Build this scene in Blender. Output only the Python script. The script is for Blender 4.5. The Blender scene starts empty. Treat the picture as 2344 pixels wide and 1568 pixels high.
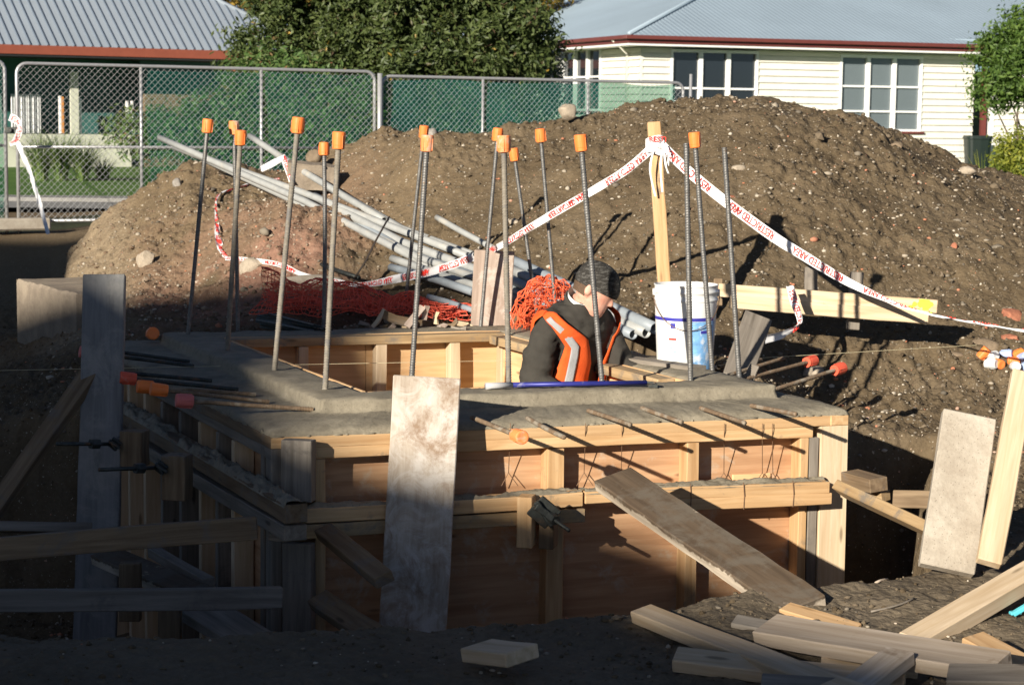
import bpy, bmesh, math, random
import numpy as np
from mathutils import Vector, Matrix, Euler
random.seed(7); RNG = np.random.default_rng(7)
scn = bpy.context.scene
COL = scn.collection
# ---------------------------------------------------------------- camera
EYE = Vector((0, 0, 1.17)); FPX = 4700.0; HOR = 270.0; ROLL = 0.012
pitch = math.atan((784-HOR)/FPX)
Fv = Vector((0, math.cos(pitch), -math.sin(pitch)))
Rv0 = Vector((1, 0, 0)); Uv0 = Vector((0, math.sin(pitch), math.cos(pitch)))
Rv = Rv0*math.cos(ROLL)+Uv0*math.sin(ROLL); Uv = -Rv0*math.sin(ROLL)+Uv0*math.cos(ROLL)
cam = bpy.data.cameras.new('camera'); camo = bpy.data.objects.new('camera', cam); COL.objects.link(camo)
cam.sensor_width = 36; cam.lens = FPX/2344*36; cam.clip_end = 2000; cam.clip_start = .1
M = Matrix((( Rv.x, Uv.x, -Fv.x, EYE.x), (Rv.y, Uv.y, -Fv.y, EYE.y), (Rv.z, Uv.z, -Fv.z, EYE.z), (0, 0, 0, 1)))
camo.matrix_world = M
cam.dof.use_dof = True; cam.dof.focus_distance = 8.8; cam.dof.aperture_fstop = 9
scn.camera = camo
def ray(u, v): return (Fv*FPX + Rv*(u-1172) - Uv*(v-784))
def P(u, v, y):
    r = ray(u, v); return EYE + r*(y/r.y)
def PZ(u, v, z=0.0):
    r = ray(u, v); return EYE + r*((z-EYE.z)/r.z)
def PP(u, v, o, n):
    r = ray(u, v); return EYE + r*((o-EYE).dot(n)/r.dot(n))
# ---------------------------------------------------------------- light
SUN_AZ = math.radians(30); SUN_EL = math.radians(17.8)
Ld = Vector((math.sin(SUN_AZ)*math.cos(SUN_EL), math.cos(SUN_AZ)*math.cos(SUN_EL), -math.sin(SUN_EL)))
sun = bpy.data.lights.new('sun', 'SUN'); so = bpy.data.objects.new('sun', sun); COL.objects.link(so)
sun.energy = 5.0; sun.angle = math.radians(.53); sun.color = (1, .92, .80)
so.rotation_euler = Ld.to_track_quat('-Z', 'Y').to_euler()
w = bpy.data.worlds.new('World'); scn.world = w; w.use_nodes = True
nt = w.node_tree; nt.nodes.clear()
sky = nt.nodes.new('ShaderNodeTexSky'); sky.sky_type = 'NISHITA'; sky.sun_disc = False
sky.sun_elevation = SUN_EL; sky.sun_rotation = math.radians(210); sky.air_density = .45; sky.dust_density = .3; sky.ozone_density = 1.2
bg = nt.nodes.new('ShaderNodeBackground'); bg.inputs[1].default_value = .05
wo = nt.nodes.new('ShaderNodeOutputWorld'); nt.links.new(sky.outputs[0], bg.inputs[0]); nt.links.new(bg.outputs[0], wo.inputs[0])
scn.view_settings.view_transform = 'Standard'; scn.view_settings.look = 'None'
scn.view_settings.exposure = 0.80; scn.view_settings.gamma = 1
scn.render.engine = 'CYCLES'
# ---------------------------------------------------------------- materials
def nm(name):
    m = bpy.data.materials.new(name); m.use_nodes = True; t = m.node_tree; t.nodes.clear()
    o = t.nodes.new('ShaderNodeOutputMaterial'); b = t.nodes.new('ShaderNodeBsdfPrincipled')
    t.links.new(b.outputs[0], o.inputs[0]); return m, t, b
def N(t, typ, **kw):
    n = t.nodes.new(typ)
    for k, v in kw.items():
        if k == 'ins':
            for a, b in v.items(): n.inputs[a].default_value = b
        else: setattr(n, k, v)
    return n
def coords(t, kind='Object', scale=(1, 1, 1), rnd=False):
    tc = N(t, 'ShaderNodeTexCoord'); mp = N(t, 'ShaderNodeMapping'); mp.inputs['Scale'].default_value = scale
    t.links.new(tc.outputs[kind], mp.inputs[0])
    if rnd:
        oi = N(t, 'ShaderNodeObjectInfo'); mu = N(t, 'ShaderNodeMath', operation='MULTIPLY'); mu.inputs[1].default_value = 37
        t.links.new(oi.outputs['Random'], mu.inputs[0]); t.links.new(mu.outputs[0], mp.inputs['Location'])
    return mp.outputs[0]
def noise(t, co, scale, detail=6, rough=.6, dist=0):
    n = N(t, 'ShaderNodeTexNoise'); n.inputs['Scale'].default_value = scale; n.inputs['Detail'].default_value = detail
    n.inputs['Roughness'].default_value = rough; n.inputs['Distortion'].default_value = dist
    t.links.new(co, n.inputs['Vector']); return n.outputs['Fac']
def ramp(t, fac, stops, interp='LINEAR'):
    r = N(t, 'ShaderNodeValToRGB'); r.color_ramp.interpolation = interp
    e = r.color_ramp.elements
    while len(e) < len(stops): e.new(.5)
    for i, (p, c) in enumerate(stops):
        e[i].position = p; e[i].color = (c[0], c[1], c[2], 1) if hasattr(c, '__len__') else (c, c, c, 1)
    t.links.new(fac, r.inputs[0]); return r.outputs[0]
def mix(t, fac, a, b, mode='MIX'):
    m = N(t, 'ShaderNodeMix', data_type='RGBA', blend_type=mode)
    for s, v in ((m.inputs[0], fac), (m.inputs[6], a), (m.inputs[7], b)):
        if isinstance(v, (int, float)): s.default_value = v
        elif isinstance(v, tuple): s.default_value = (v[0], v[1], v[2], 1)
        else: t.links.new(v, s)
    return m.outputs[2]
def bump(t, b, h, strength=.5, dist=.01):
    n = N(t, 'ShaderNodeBump'); n.inputs['Strength'].default_value = strength; n.inputs['Distance'].default_value = dist
    t.links.new(h, n.inputs['Height']); t.links.new(n.outputs[0], b.inputs['Normal'])
def setb(t, b, col=None, rough=.7, metal=0, spec=.5):
    if col is not None:
        if isinstance(col, tuple): b.inputs['Base Color'].default_value = (col[0], col[1], col[2], 1)
        else: t.links.new(col, b.inputs['Base Color'])
    b.inputs['Roughness'].default_value = rough; b.inputs['Metallic'].default_value = metal
    b.inputs['Specular IOR Level'].default_value = spec
def plain(name, col, rough=.6, metal=0, var=.25, scale=20, bmp=.15, spec=.4, kind='Object', grime=None):
    m, t, b = nm(name); co = coords(t, kind, rnd=True); n = noise(t, co, scale, 5)
    lo = tuple(c*(1-var) for c in col); hi = tuple(min(1, c*(1+var)) for c in col)
    c = ramp(t, n, [(.3, lo), (.7, hi)])
    if grime:
        g = noise(t, co, scale*.35, 6, .7, .5); gf = ramp(t, g, [(grime[1], 0.), (grime[1]+.12, 1.)])
        c = mix(t, gf, c, grime[0])
    setb(t, b, c, rough, metal, spec)
    if bmp: bump(t, b, n, bmp, .004)
    return m
def wood(name, a, b_, dirt=(.16, .14, .115), dirtlo=.62, rough=.75, grain=1.0, knots=True, bare=None):
    m, t, b = nm(name); co = coords(t, 'Object', (1, 1, 1), True)
    mp = N(t, 'ShaderNodeMapping'); mp.inputs['Scale'].default_value = (2.2, 42, 42); t.links.new(co, mp.inputs[0])
    g = noise(t, mp.outputs[0], 1.0*grain, 7, .65, .6)
    mp2 = N(t, 'ShaderNodeMapping'); mp2.inputs['Scale'].default_value = (1.1, 13, 13); t.links.new(co, mp2.inputs[0])
    g2 = noise(t, mp2.outputs[0], 1.3, 3, .5, 1.4)
    c = ramp(t, g, [(.28, b_), (.62, a)])
    c2 = ramp(t, g2, [(.35, tuple(x*.72 for x in a)), (.6, (1, 1, 1))])
    c = mix(t, .33, c, c2, 'MULTIPLY')
    if knots:
        v = N(t, 'ShaderNodeTexVoronoi'); mp3 = N(t, 'ShaderNodeMapping'); mp3.inputs['Scale'].default_value = (2.6, 11, 11)
        t.links.new(co, mp3.inputs[0]); t.links.new(mp3.outputs[0], v.inputs['Vector']); v.inputs['Scale'].default_value = 1
        kf = ramp(t, v.outputs['Distance'], [(.07, .8), (.13, 0.)])
        c = mix(t, kf, c, tuple(x*.35 for x in b_))
    oi = N(t, 'ShaderNodeObjectInfo')
    vr = ramp(t, oi.outputs['Random'], [(0, (.78, .76, .74)), (1, (1.0, 1.0, 1.0))])
    c = mix(t, 1.0, c, vr, 'MULTIPLY')
    d = noise(t, co, 6, 8, .72, .4); df = ramp(t, d, [(dirtlo, 0.), (dirtlo+.13, .85)])
    c = mix(t, df, c, dirt)
    if bare:      # cement film only on the top face; edges show wood with a ragged boundary
        tc = N(t, 'ShaderNodeTexCoord'); sx = N(t, 'ShaderNodeSeparateXYZ'); t.links.new(tc.outputs['Object'], sx.inputs[0])
        rg = noise(t, co, 14, 6, .7); ad = N(t, 'ShaderNodeMath', operation='MULTIPLY_ADD'); t.links.new(rg, ad.inputs[0]); ad.inputs[1].default_value = .075; t.links.new(sx.outputs['Z'], ad.inputs[2])
        c = mix(t, ramp(t, ad.outputs[0], [(.044, 0.), (.050, 1.)]), mix(t, .55, bare, c2, 'MULTIPLY'), c)
    setb(t, b, c, rough, 0, .25); bump(t, b, g, .35, .003)
    return m
MT = {}
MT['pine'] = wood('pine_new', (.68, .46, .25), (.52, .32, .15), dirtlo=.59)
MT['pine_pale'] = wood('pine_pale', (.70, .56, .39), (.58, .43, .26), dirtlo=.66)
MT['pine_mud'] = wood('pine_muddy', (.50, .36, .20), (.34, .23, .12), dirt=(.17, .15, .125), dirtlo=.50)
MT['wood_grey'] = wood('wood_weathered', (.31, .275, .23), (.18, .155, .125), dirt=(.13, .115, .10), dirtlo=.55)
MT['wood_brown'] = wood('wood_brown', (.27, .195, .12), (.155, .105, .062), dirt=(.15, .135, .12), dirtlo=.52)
MT['plank_mud'] = wood('plank_cement', (.14, .10, .065), (.09, .063, .04), dirt=(.13, .108, .082), dirtlo=.46, knots=False, bare=(.52, .44, .34))
MT['ply'] = wood('plywood', (.60, .37, .21), (.45, .255, .135), dirt=(.50, .41, .31), dirtlo=.54, grain=.55)
MT['ply_in'] = wood('plywood_inner', (.78, .53, .29), (.66, .42, .21), dirt=(.45, .36, .27), dirtlo=.68, grain=.5)
MT['board_grey'] = wood('board_cement', (.25, .25, .245), (.18, .18, .18), dirt=(.28, .27, .25), dirtlo=.5, knots=False)
def board_stained():
    m, t, b = nm('board_stained'); co = coords(t, 'Object')
    mp = N(t, 'ShaderNodeMapping'); mp.inputs['Scale'].default_value = (3, 26, 26); t.links.new(co, mp.inputs[0])
    g = noise(t, mp.outputs[0], 1, 8, .7, .3); s = noise(t, co, 7, 7, .7, 1.2)
    c = ramp(t, g, [(.3, (.27, .21, .155)), (.65, (.46, .40, .33))])
    c = mix(t, ramp(t, s, [(.44, 0.), (.62, .85)]), c, (.54, .50, .45))
    s2 = noise(t, co, 4.3, 8, .75, .8)
    c = mix(t, ramp(t, s2, [(.5, 0.), (.66, .8)]), c, (.20, .12, .065))
    setb(t, b, c, .85, 0, .2); bump(t, b, g, .5, .004); return m
MT['board_stained'] = board_stained()
def concrete(name, a, b_, sc=9, spots=True):
    m, t, b = nm(name); co = coords(t, 'Object'); n = noise(t, co, sc, 9, .68, .3); n2 = noise(t, co, sc*9, 5, .7)
    c = ramp(t, n, [(.32, b_), (.66, a)])
    c = mix(t, .35, c, ramp(t, n2, [(.3, (.45, .43, .40)), (.7, (1, 1, 1))]), 'MULTIPLY')
    if spots:
        v = N(t, 'ShaderNodeTexVoronoi'); v.inputs['Scale'].default_value = 75; t.links.new(co, v.inputs['Vector'])
        c = mix(t, ramp(t, v.outputs['Distance'], [(.10, .6), (.2, 0.)]), c, tuple(x*.4 for x in b_))
    setb(t, b, c, .85, 0, .25)
    ad = N(t, 'ShaderNodeMath', operation='ADD'); t.links.new(n, ad.inputs[0]); t.links.new(n2, ad.inputs[1])
    bump(t, b, ad.outputs[0], .55, .006); return m
MT['conc_new'] = concrete('concrete_new', (.33, .29, .215), (.19, .165, .12), 7)
MT['conc_old'] = concrete('concrete_old', (.48, .43, .35), (.32, .27, .21), 5)
MT['conc_block'] = concrete('concrete_block', (.34, .28, .21), (.21, .17, .13), 6)
def dirt(name, dark, mid, light, peb, pscale=55, pamt=1.0, kind='Object'):
    m, t, b = nm(name); co = coords(t, kind); n = noise(t, co, 2.2, 10, .7, .4); nf = noise(t, co, 38, 8, .75)
    c = ramp(t, n, [(.30, dark), (.5, mid), (.72, light)])
    c = mix(t, .55, c, ramp(t, nf, [(.3, (.42, .40, .38)), (.62, (1, 1, 1))]), 'MULTIPLY')
    v = N(t, 'ShaderNodeTexVoronoi'); v.inputs['Scale'].default_value = pscale; t.links.new(co, v.inputs['Vector'])
    pn = noise(t, co, 5, 3); th = N(t, 'ShaderNodeMath', operation='MULTIPLY'); th.inputs[1].default_value = .42*pamt
    t.links.new(pn, th.inputs[0]); lt = N(t, 'ShaderNodeMath', operation='LESS_THAN')
    t.links.new(v.outputs['Distance'], lt.inputs[0]); t.links.new(th.outputs[0], lt.inputs[1])
    sep = N(t, 'ShaderNodeSeparateColor'); t.links.new(v.outputs['Color'], sep.inputs[0])
    sel = N(t, 'ShaderNodeMath', operation='GREATER_THAN'); sel.inputs[1].default_value = .72; t.links.new(sep.outputs[0], sel.inputs[0])
    mm = N(t, 'ShaderNodeMath', operation='MULTIPLY'); t.links.new(lt.outputs[0], mm.inputs[0]); t.links.new(sel.outputs[0], mm.inputs[1])
    pc = ramp(t, sep.outputs[1], [(0, peb[0]), (.5, peb[1]), (1, peb[2])])
    c = mix(t, mm.outputs[0], c, pc)
    setb(t, b, c, .95, 0, .15)
    ad = N(t, 'ShaderNodeMath', operation='ADD'); t.links.new(nf, ad.inputs[0]); t.links.new(mm.outputs[0], ad.inputs[1])
    bump(t, b, ad.outputs[0], .8, .012); return m
PEB = ((.30, .25, .19), (.22, .19, .15), (.45, .38, .28))
PEBR = ((.42, .20, .12), (.30, .25, .19), (.50, .42, .33))
MT['dirt'] = dirt('dirt', (.125, .088, .055), (.165, .118, .075), (.215, .160, .105), PEB)
# ---------------------------------------------------------------- object helpers
def tag(o, label=None, cat=None, group=None, kind=None):
    if label: o['label'] = label
    if cat: o['category'] = cat
    if group: o['group'] = group
    if kind: o['kind'] = kind
    return o
I4 = Matrix.Identity(4)
def world_of(o):
    return o.matrix_basis if o.parent is None else world_of(o.parent) @ o.matrix_basis
def link(name, me, mat=None, M=I4, parent=None, smooth=False, bev=0, seg=1):
    o = bpy.data.objects.new(name, me); COL.objects.link(o)
    if mat is not None:
        me.materials.clear(); me.materials.append(MT[mat] if isinstance(mat, str) else mat)
    if parent is not None:
        o.parent = parent; o.matrix_basis = world_of(parent).inverted() @ M
    else: o.matrix_basis = M
    if smooth:
        me.polygons.foreach_set('use_smooth', [True]*len(me.polygons))
    if bev:
        b = o.modifiers.new('b', 'BEVEL'); b.width = bev; b.segments = seg; b.limit_method = 'ANGLE'
    return o
def empty(name, loc, label=None, cat=None, group=None, kind=None, rz=0):
    o = bpy.data.objects.new(name, None); COL.objects.link(o)
    o.matrix_basis = Matrix.Translation(Vector(loc)) @ Matrix.Rotation(rz, 4, 'Z')
    o.empty_display_size = .1
    return tag(o, label, cat, group, kind)
def mesh(name, v, f):
    me = bpy.data.meshes.new(name)
    if isinstance(v, np.ndarray): v = v.reshape(-1, 3).tolist()
    me.from_pydata(v, [], f if isinstance(f, list) else f.tolist()); me.update(); return me
class MB:
    def __init__(s): s.v = []; s.f = []
    def add(s, v, f):
        b = len(s.v); s.v += [tuple(x) for x in v]; s.f += [tuple(b+i for i in q) for q in f]; return s
    def box(s, c, h, R=None):
        c = Vector(c); vs = []
        for x in (-1, 1):
            for y in (-1, 1):
                for z in (-1, 1):
                    p = Vector((x*h[0], y*h[1], z*h[2])); p = R @ p if R else p; vs.append(c+p)
        return s.add(vs, [(0, 1, 3, 2), (4, 6, 7, 5), (0, 4, 5, 1), (2, 3, 7, 6), (0, 2, 6, 4), (1, 5, 7, 3)])
    def quad(s, a, b, c, d): return s.add([a, b, c, d], [(0, 1, 2, 3)])
    def tube(s, pts, r, n=8, cap=True, flat=None):
        pts = [Vector(p) for p in pts]; rs = r if hasattr(r, '__len__') else [r]*len(pts); rings = []
        up = None
        for i, p in enumerate(pts):
            d = (pts[min(i+1, len(pts)-1)]-pts[max(i-1, 0)]).normalized()
            if up is None: up = d.orthogonal().normalized()
            up = (up - d*up.dot(d))
            up = d.orthogonal().normalized() if up.length < 1e-5 else up.normalized()
            sd = d.cross(up)
            rings.append([p+(up*math.cos(2*math.pi*k/n)+sd*math.sin(2*math.pi*k/n)*(flat or 1))*rs[i] for k in range(n)])
        f = []
        for i in range(len(pts)-1):
            for k in range(n): f.append((i*n+k, i*n+(k+1) % n, (i+1)*n+(k+1) % n, (i+1)*n+k))
        if cap: f.append(tuple(range(n-1, -1, -1))); f.append(tuple((len(pts)-1)*n+k for k in range(n)))
        return s.add([q for r_ in rings for q in r_], f)
    def lathe(s, prof, n=24, M=I4):
        v = []; f = []
        for r, z in prof:
            for k in range(n):
                a = 2*math.pi*k/n; v.append(M @ Vector((r*math.cos(a), r*math.sin(a), z)))
        for i in range(len(prof)-1):
            for k in range(n): f.append((i*n+k, i*n+(k+1) % n, (i+1)*n+(k+1) % n, (i+1)*n+k))
        return s.add(v, f)
    def build(s, name, mat, parent=None, smooth=False, M=I4, bev=0):
        return link(name, mesh(name, s.v, s.f), mat, M, parent, smooth, bev)
def frame(p0, p1, nrm):
    """X along p0->p1, Z close to nrm"""
    p0 = Vector(p0); p1 = Vector(p1); x = (p1-p0); L = x.length; x.normalize()
    n = Vector(nrm); z = (n-x*n.dot(x)).normalized(); y = z.cross(x)
    c = (p0+p1)/2
    return Matrix(((x.x, y.x, z.x, c.x), (x.y, y.y, z.y, c.y), (x.z, y.z, z.z, c.z), (0, 0, 0, 1))), L
def beam_mesh(L, w, t, warp=.0, rough_side=0, seg=None, seed=0):
    rn = random.Random(seed); n = seg or max(2, int(L/.12)); v = []; f = []
    a = rn.uniform(-1, 1)*warp; b = rn.uniform(-1, 1)*warp
    for i in range(n+1):
        s = i/n*2-1; oy = a*(1-s*s); oz = b*(1-s*s)
        rr = [rn.uniform(-rough_side, rough_side) for _ in range(4)]
        for k, (yy, zz) in enumerate(((-1, -1), (1, -1), (1, 1), (-1, 1))):
            v.append((s*L/2, yy*w/2+oy+rr[k], zz*t/2+oz+rr[k]*.3))
    for i in range(n):
        for k in range(4): f.append((i*4+k, (i+1)*4+k, (i+1)*4+(k+1) % 4, i*4+(k+1) % 4))
    f.append((3, 2, 1, 0)[::-1]); f.append(tuple(n*4+k for k in range(4))[::-1])
    me = mesh('timber', v, f); bm = bmesh.new(); bm.from_mesh(me); bmesh.ops.recalc_face_normals(bm, faces=bm.faces); bm.to_mesh(me); bm.free()
    return me
_bs = [0]
def beam(name, p0, p1, w, t, nrm=(0, 0, 1), mat='pine', parent=None, label=None, cat=None, group=None, warp=.004, rough=.0012, bev=.003):
    M, L = frame(p0, p1, nrm); _bs[0] += 1
    o = link(name, beam_mesh(L, w, t, warp, rough, seed=_bs[0]), mat, M, parent, bev=bev)
    return tag(o, label, cat, group)
# value noise helpers (numpy)
def _hash(ix, iy, s):
    h = (ix.astype(np.int64)*374761393 + iy.astype(np.int64)*668265263 + s*1442695041) & 0xffffffff
    h = ((h ^ (h >> 13))*1274126177) & 0xffffffff
    return ((h ^ (h >> 16)) & 0xffff)/65535.0
def vnoise(x, y, s=0):
    ix = np.floor(x); iy = np.floor(y); fx = x-ix; fy = y-iy; fx = fx*fx*(3-2*fx); fy = fy*fy*(3-2*fy)
    a = _hash(ix, iy, s); b = _hash(ix+1, iy, s); c = _hash(ix, iy+1, s); d = _hash(ix+1, iy+1, s)
    return (a*(1-fx)+b*fx)*(1-fy)+(c*(1-fx)+d*fx)*fy
def fbm(x, y, o=4, s=0, g=.5):
    r = 0; a = 1; tt = 0
    for i in range(o):
        r = r+a*vnoise(x*2**i, y*2**i, s+i); tt += a; a *= g
    return r/tt
def cells(x, y, s=0):
    """rounded clods: returns 0..1 dome height per jittered cell"""
    ix = np.floor(x); iy = np.floor(y); best = np.full(x.shape, 9.); hid = np.zeros(x.shape)
    for dx in (-1, 0, 1):
        for dy in (-1, 0, 1):
            jx = ix+dx+_hash(ix+dx, iy+dy, s); jy = iy+dy+_hash(ix+dx, iy+dy, s+5)
            sz = .35+.65*_hash(ix+dx, iy+dy, s+9); d = np.hypot(x-jx, y-jy)/sz
            m = d < best; best = np.where(m, d, best); hid = np.where(m, sz, hid)
    return np.clip(1-best*best*1.6, 0, 1)*hid
# ================================================================ ground
YK = [3, 6.3, 8, 9.5, 11, 12.2, 13, 14, 15, 16, 17, 18.2, 20, 24, 40]
ZB = -.18
def zv(v, u, y): # height that shows at pixel row v
    h = HOR+ROLL*(u-1172); return 1.17-(v-h)/FPX*y
COLS = {
 -900: [-.54, -.54, -.6, -.7, -.7, -.7, -.7, -.7, -.7, -.7, -.7, -.7, -.6, -.25, ZB],
 -100: [-.54, -.54, -.7, -.8, -.7, -.6, -.6, -.7, -.75, -.75, -.75, -.72, -.65, -.24, ZB],
 110: [-.54, -.54, -.7, -.7, -.50, -.45, -.42, -.40, -.45, -.55, -.65, -.75, -.65, -.24, ZB],
 150: [-.54, -.54, -.7, -.65, -.45, -.42, -.38, -.32, -.25, -.15, -.02, -.4, -.5, -.24, ZB],
 250: [-.54, -.54, -.6, -.5, -.3, -.25, -.2, -.12, -.02, .15, zv(480, 250, 17), .1, ZB, ZB, ZB],
 330: [-.54, -.54, -.6, -.4, -.2, -.15, -.12, .0, .15, .32, zv(428, 330, 17), .3, ZB, ZB, ZB],
 430: [-.54, -.54, -.6, -.3, -.12, -.12, -.1, .05, .25, .5, zv(372, 430, 17), .5, ZB, ZB, ZB],
 520: [-.54, -.54, -.6, -.3, -.12, -.12, -.05, .30, .42, .5, zv(384, 520, 17), .5, ZB, ZB, ZB],
 640: [-.54, -.54, -.6, -.3, -.12, -.12, .02, .50, .54, .50, zv(385, 640, 17), .5, ZB, ZB, ZB],
 740: [-.54, -.54, -.6, -.3, -.12, -.1, .04, .48, .5, zv(360, 740, 16), .75, .4, ZB, ZB, ZB],
 870: [-.54, -.54, -.6, -.3, -.12, -.08, .05, .4, .75, zv(289, 870, 16), .9, .4, ZB, ZB, ZB],
 960: [-.54, -.54, -.6, -.3, -.12, -.05, .15, .55, zv(300, 960, 15)-.02, 1.0, .7, .3, ZB, ZB, ZB],
 1100: [-.54, -.54, -.6, -.3, -.12, 0, .3, .7, zv(304, 1100, 15), .85, .5, .2, ZB, ZB, ZB],
 1240: [-.54, -.54, -.6, -.3, -.1, .1, .42, .85, zv(290, 1240, 15), .85, .5, .2, ZB, ZB, ZB],
 1400: [-.54, -.54, -.6, -.3, -.1, .25, .6, 1.0, zv(264, 1400, 15), .95, .6, .2, ZB, ZB, ZB],
 1480: [-.54, -.54, -.6, -.3, -.1, .3, .7, 1.1, zv(246, 1480, 15), 1.0, .6, .2, ZB, ZB, ZB],
 1560: [-.54, -.54, -.6, -.3, -.1, .35, .75, 1.18, zv(236, 1560, 15), 1.1, .6, .2, ZB, ZB, ZB],
 1640: [-.54, -.54, -.5, -.3, -.1, .38, .8, 1.22, zv(227, 1640, 15), 1.1, .6, .2, ZB, ZB, ZB],
 1740: [-.54, -.54, -.46, -.3, -.1, .40, .82, 1.22, zv(224, 1740, 15), 1.1, .6, .2, ZB, ZB, ZB],
 1850: [-.54, -.54, -.50, -.50, -.28, .40, .80, 1.15, zv(254, 1850, 15), 1.0, .6, .2, ZB, ZB, ZB],
 1960: [-.54, -.54, -.50, -.50, -.28, .38, .74, 1.08, zv(270, 1960, 15), 1.0, .6, .2, ZB, ZB, ZB],
 2080: [-.54, -.54, -.50, -.50, -.28, .36, .66, .96, zv(325, 2080, 15), .9, .5, .2, ZB, ZB, ZB],
 2200: [-.54, -.54, -.50, -.50, -.28, .34, .58, .82, zv(378, 2200, 15), .8, .4, .1, ZB, ZB, ZB],
 2344: [-.54, -.54, -.50, -.50, -.28, .32, .5, .70, zv(410, 2344, 15), .6, .3, .1, ZB, ZB, ZB],
 2800: [-.54, -.54, -.50, -.50, -.28, .28, .42, .55, .5, .45, .3, .1, ZB, ZB, ZB],
 3600: [-.54, -.54, -.46, -.26, -.1, -.1, -.1, -.1, -.1, -.1, -.1, -.1, ZB, ZB, ZB]}
UK = np.array(sorted(COLS)); TAB = np.array([COLS[k] for k in sorted(COLS)]); YKA = np.array(YK, float)
# box corners (kerb outer line)
A_ = PZ(736, 916); B_ = PZ(1777, 880.5); C_ = PZ(367, 762)
D_ = B_+(C_-A_)
BOXP = [A_, B_, D_, C_]                         # CCW from above
def offset_poly(poly, d):
    n = len(poly); out = []; ds = [d]*n
    if poly is BOXP and d > 0: ds[1] = d*.60          # the ledge is narrower on the right side
    for i in range(n):
        p = poly[i]; a = (p-poly[i-1]).normalized(); b = (poly[(i+1) % n]-p).normalized(); da, db = ds[i-1], ds[i]
        na = Vector((a.y, -a.x, 0)); nb = Vector((b.y, -b.x, 0)); q = p+na*da; r = p+nb*db
        cr = a.x*b.y-a.y*b.x; t = ((r.x-q.x)*b.y-(r.y-q.y)*b.x)/cr; out.append(q+a*t)
    return out
# excavation outline (world)
PIT = [P(-700, 1500, 6.9), PZ(350, 1480, -.54), PZ(700, 1452, -.53), PZ(1000, 1425, -.53), PZ(1300, 1412, -.53), PZ(1480, 1402, -.53), PZ(1640, 1385, -.52), PZ(1800, 1362, -.51),
       PZ(1990, 1345, -.50), PZ(2100, 1300, -.48), PZ(2190, 1250, -.46), PZ(2215, 1160, -.46), P(2160, 1000, 10.05), P(1935, 1000, 10.0)]
_ob = offset_poly(BOXP, .33); PIT += [_ob[1]+Vector((.12, 1.1, 0)), _ob[2]+Vector((-.1, .1, 0)), _ob[3]+Vector((.1, .1, 0)), P(180, 800, 11.0), P(-100, 830, 11.2), P(-700, 850, 11.2)]
def poly_sd(x, y, poly):
    d = np.full(x.shape, 1e9); ins = np.zeros(x.shape, bool); n = len(poly)
    for i in range(n):
        a = poly[i]; b = poly[(i+1) % n]; ex, ey = b.x-a.x, b.y-a.y; wx, wy = x-a.x, y-a.y
        t = np.clip((wx*ex+wy*ey)/(ex*ex+ey*ey), 0, 1); d = np.minimum(d, np.hypot(wx-ex*t, wy-ey*t))
        c = ((a.y <= y) & (b.y > y)) | ((b.y <= y) & (a.y > y))
        xs = a.x+(y-a.y)*ex/(ey if abs(ey) > 1e-9 else 1e-9); ins ^= c & (x < xs)
    return np.where(ins, -d, d)
def ground_z(x, y, rough=True):
    x = np.asarray(x, float); y = np.asarray(y, float); yy = np.clip(y, 3, 40)
    u = 1172+FPX*x/np.maximum(yy, 3); u = np.clip(u, UK[0], UK[-1])
    iu = np.clip(np.searchsorted(UK, u)-1, 0, len(UK)-2); fu = (u-UK[iu])/(UK[iu+1]-UK[iu])
    iy = np.clip(np.searchsorted(YKA, yy)-1, 0, len(YK)-2); fy = (yy-YKA[iy])/(YKA[iy+1]-YKA[iy])
    z = (TAB[iu, iy]*(1-fu)+TAB[iu+1, iy]*fu)*(1-fy)+(TAB[iu, iy+1]*(1-fu)+TAB[iu+1, iy+1]*fu)*fy
    far = np.clip((y-19)/2, 0, 1)
    if rough:
        am = (1-far*.9)
        z = z+am*(fbm(x*1.3, y*1.3, 3, 3)-.5)*.10
        near = y < 22; am = am*(.35+.65*np.clip((y-8.2)/1.5, 0, 1))
        c1 = np.where(near, cells(x*5, y*5, 11)*.035, 0); c2 = np.where(near, cells(x*14+fbm(x*4, y*4), y*14, 21)*.026+cells(x*31, y*29, 43)*.012, 0)
        msk = np.clip((fbm(x*1.7, y*1.7, 2, 77)-.38)*4, 0.15, 1)
        z = z+(c1+c2)*msk*am + am*(fbm(x*22, y*22, 3, 31)-.5)*.04
    sd = poly_sd(x, y, PIT)
    if rough: sd = sd+(fbm(x*4, y*4, 4, 51)-.5)*.16
    k = np.clip(-sd/.28, 0, 1); k = k*k*(3-2*k)
    bot = -1.55+(fbm(x*3, y*3, 3, 8)-.5)*.2
    bot = bot + np.clip((7.6-y)/1.2, 0, 1)*.35
    z = z*(1-k)+bot*k
    edge = np.exp(-(sd/.22)**2)*np.clip(sd*20+.5, 0, 1)*.03
    return z+np.where(y < 12, edge, 0)
def GH(u, v, lift=.03, y0=9.2, y1=22.):
    """depth at which the sight line (u, v) meets the soil"""
    ys = np.linspace(y0, y1, 900); r = ray(u, v); xs = r.x/r.y*ys; zs = EYE.z+r.z/r.y*ys; g = ground_z(xs, ys, False)+.02
    k = np.nonzero(zs < g)[0]; return float(ys[k[0]])-lift if len(k) else None
def gz(x, y): return float(ground_z(np.array([x]), np.array([y]))[0])
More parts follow.
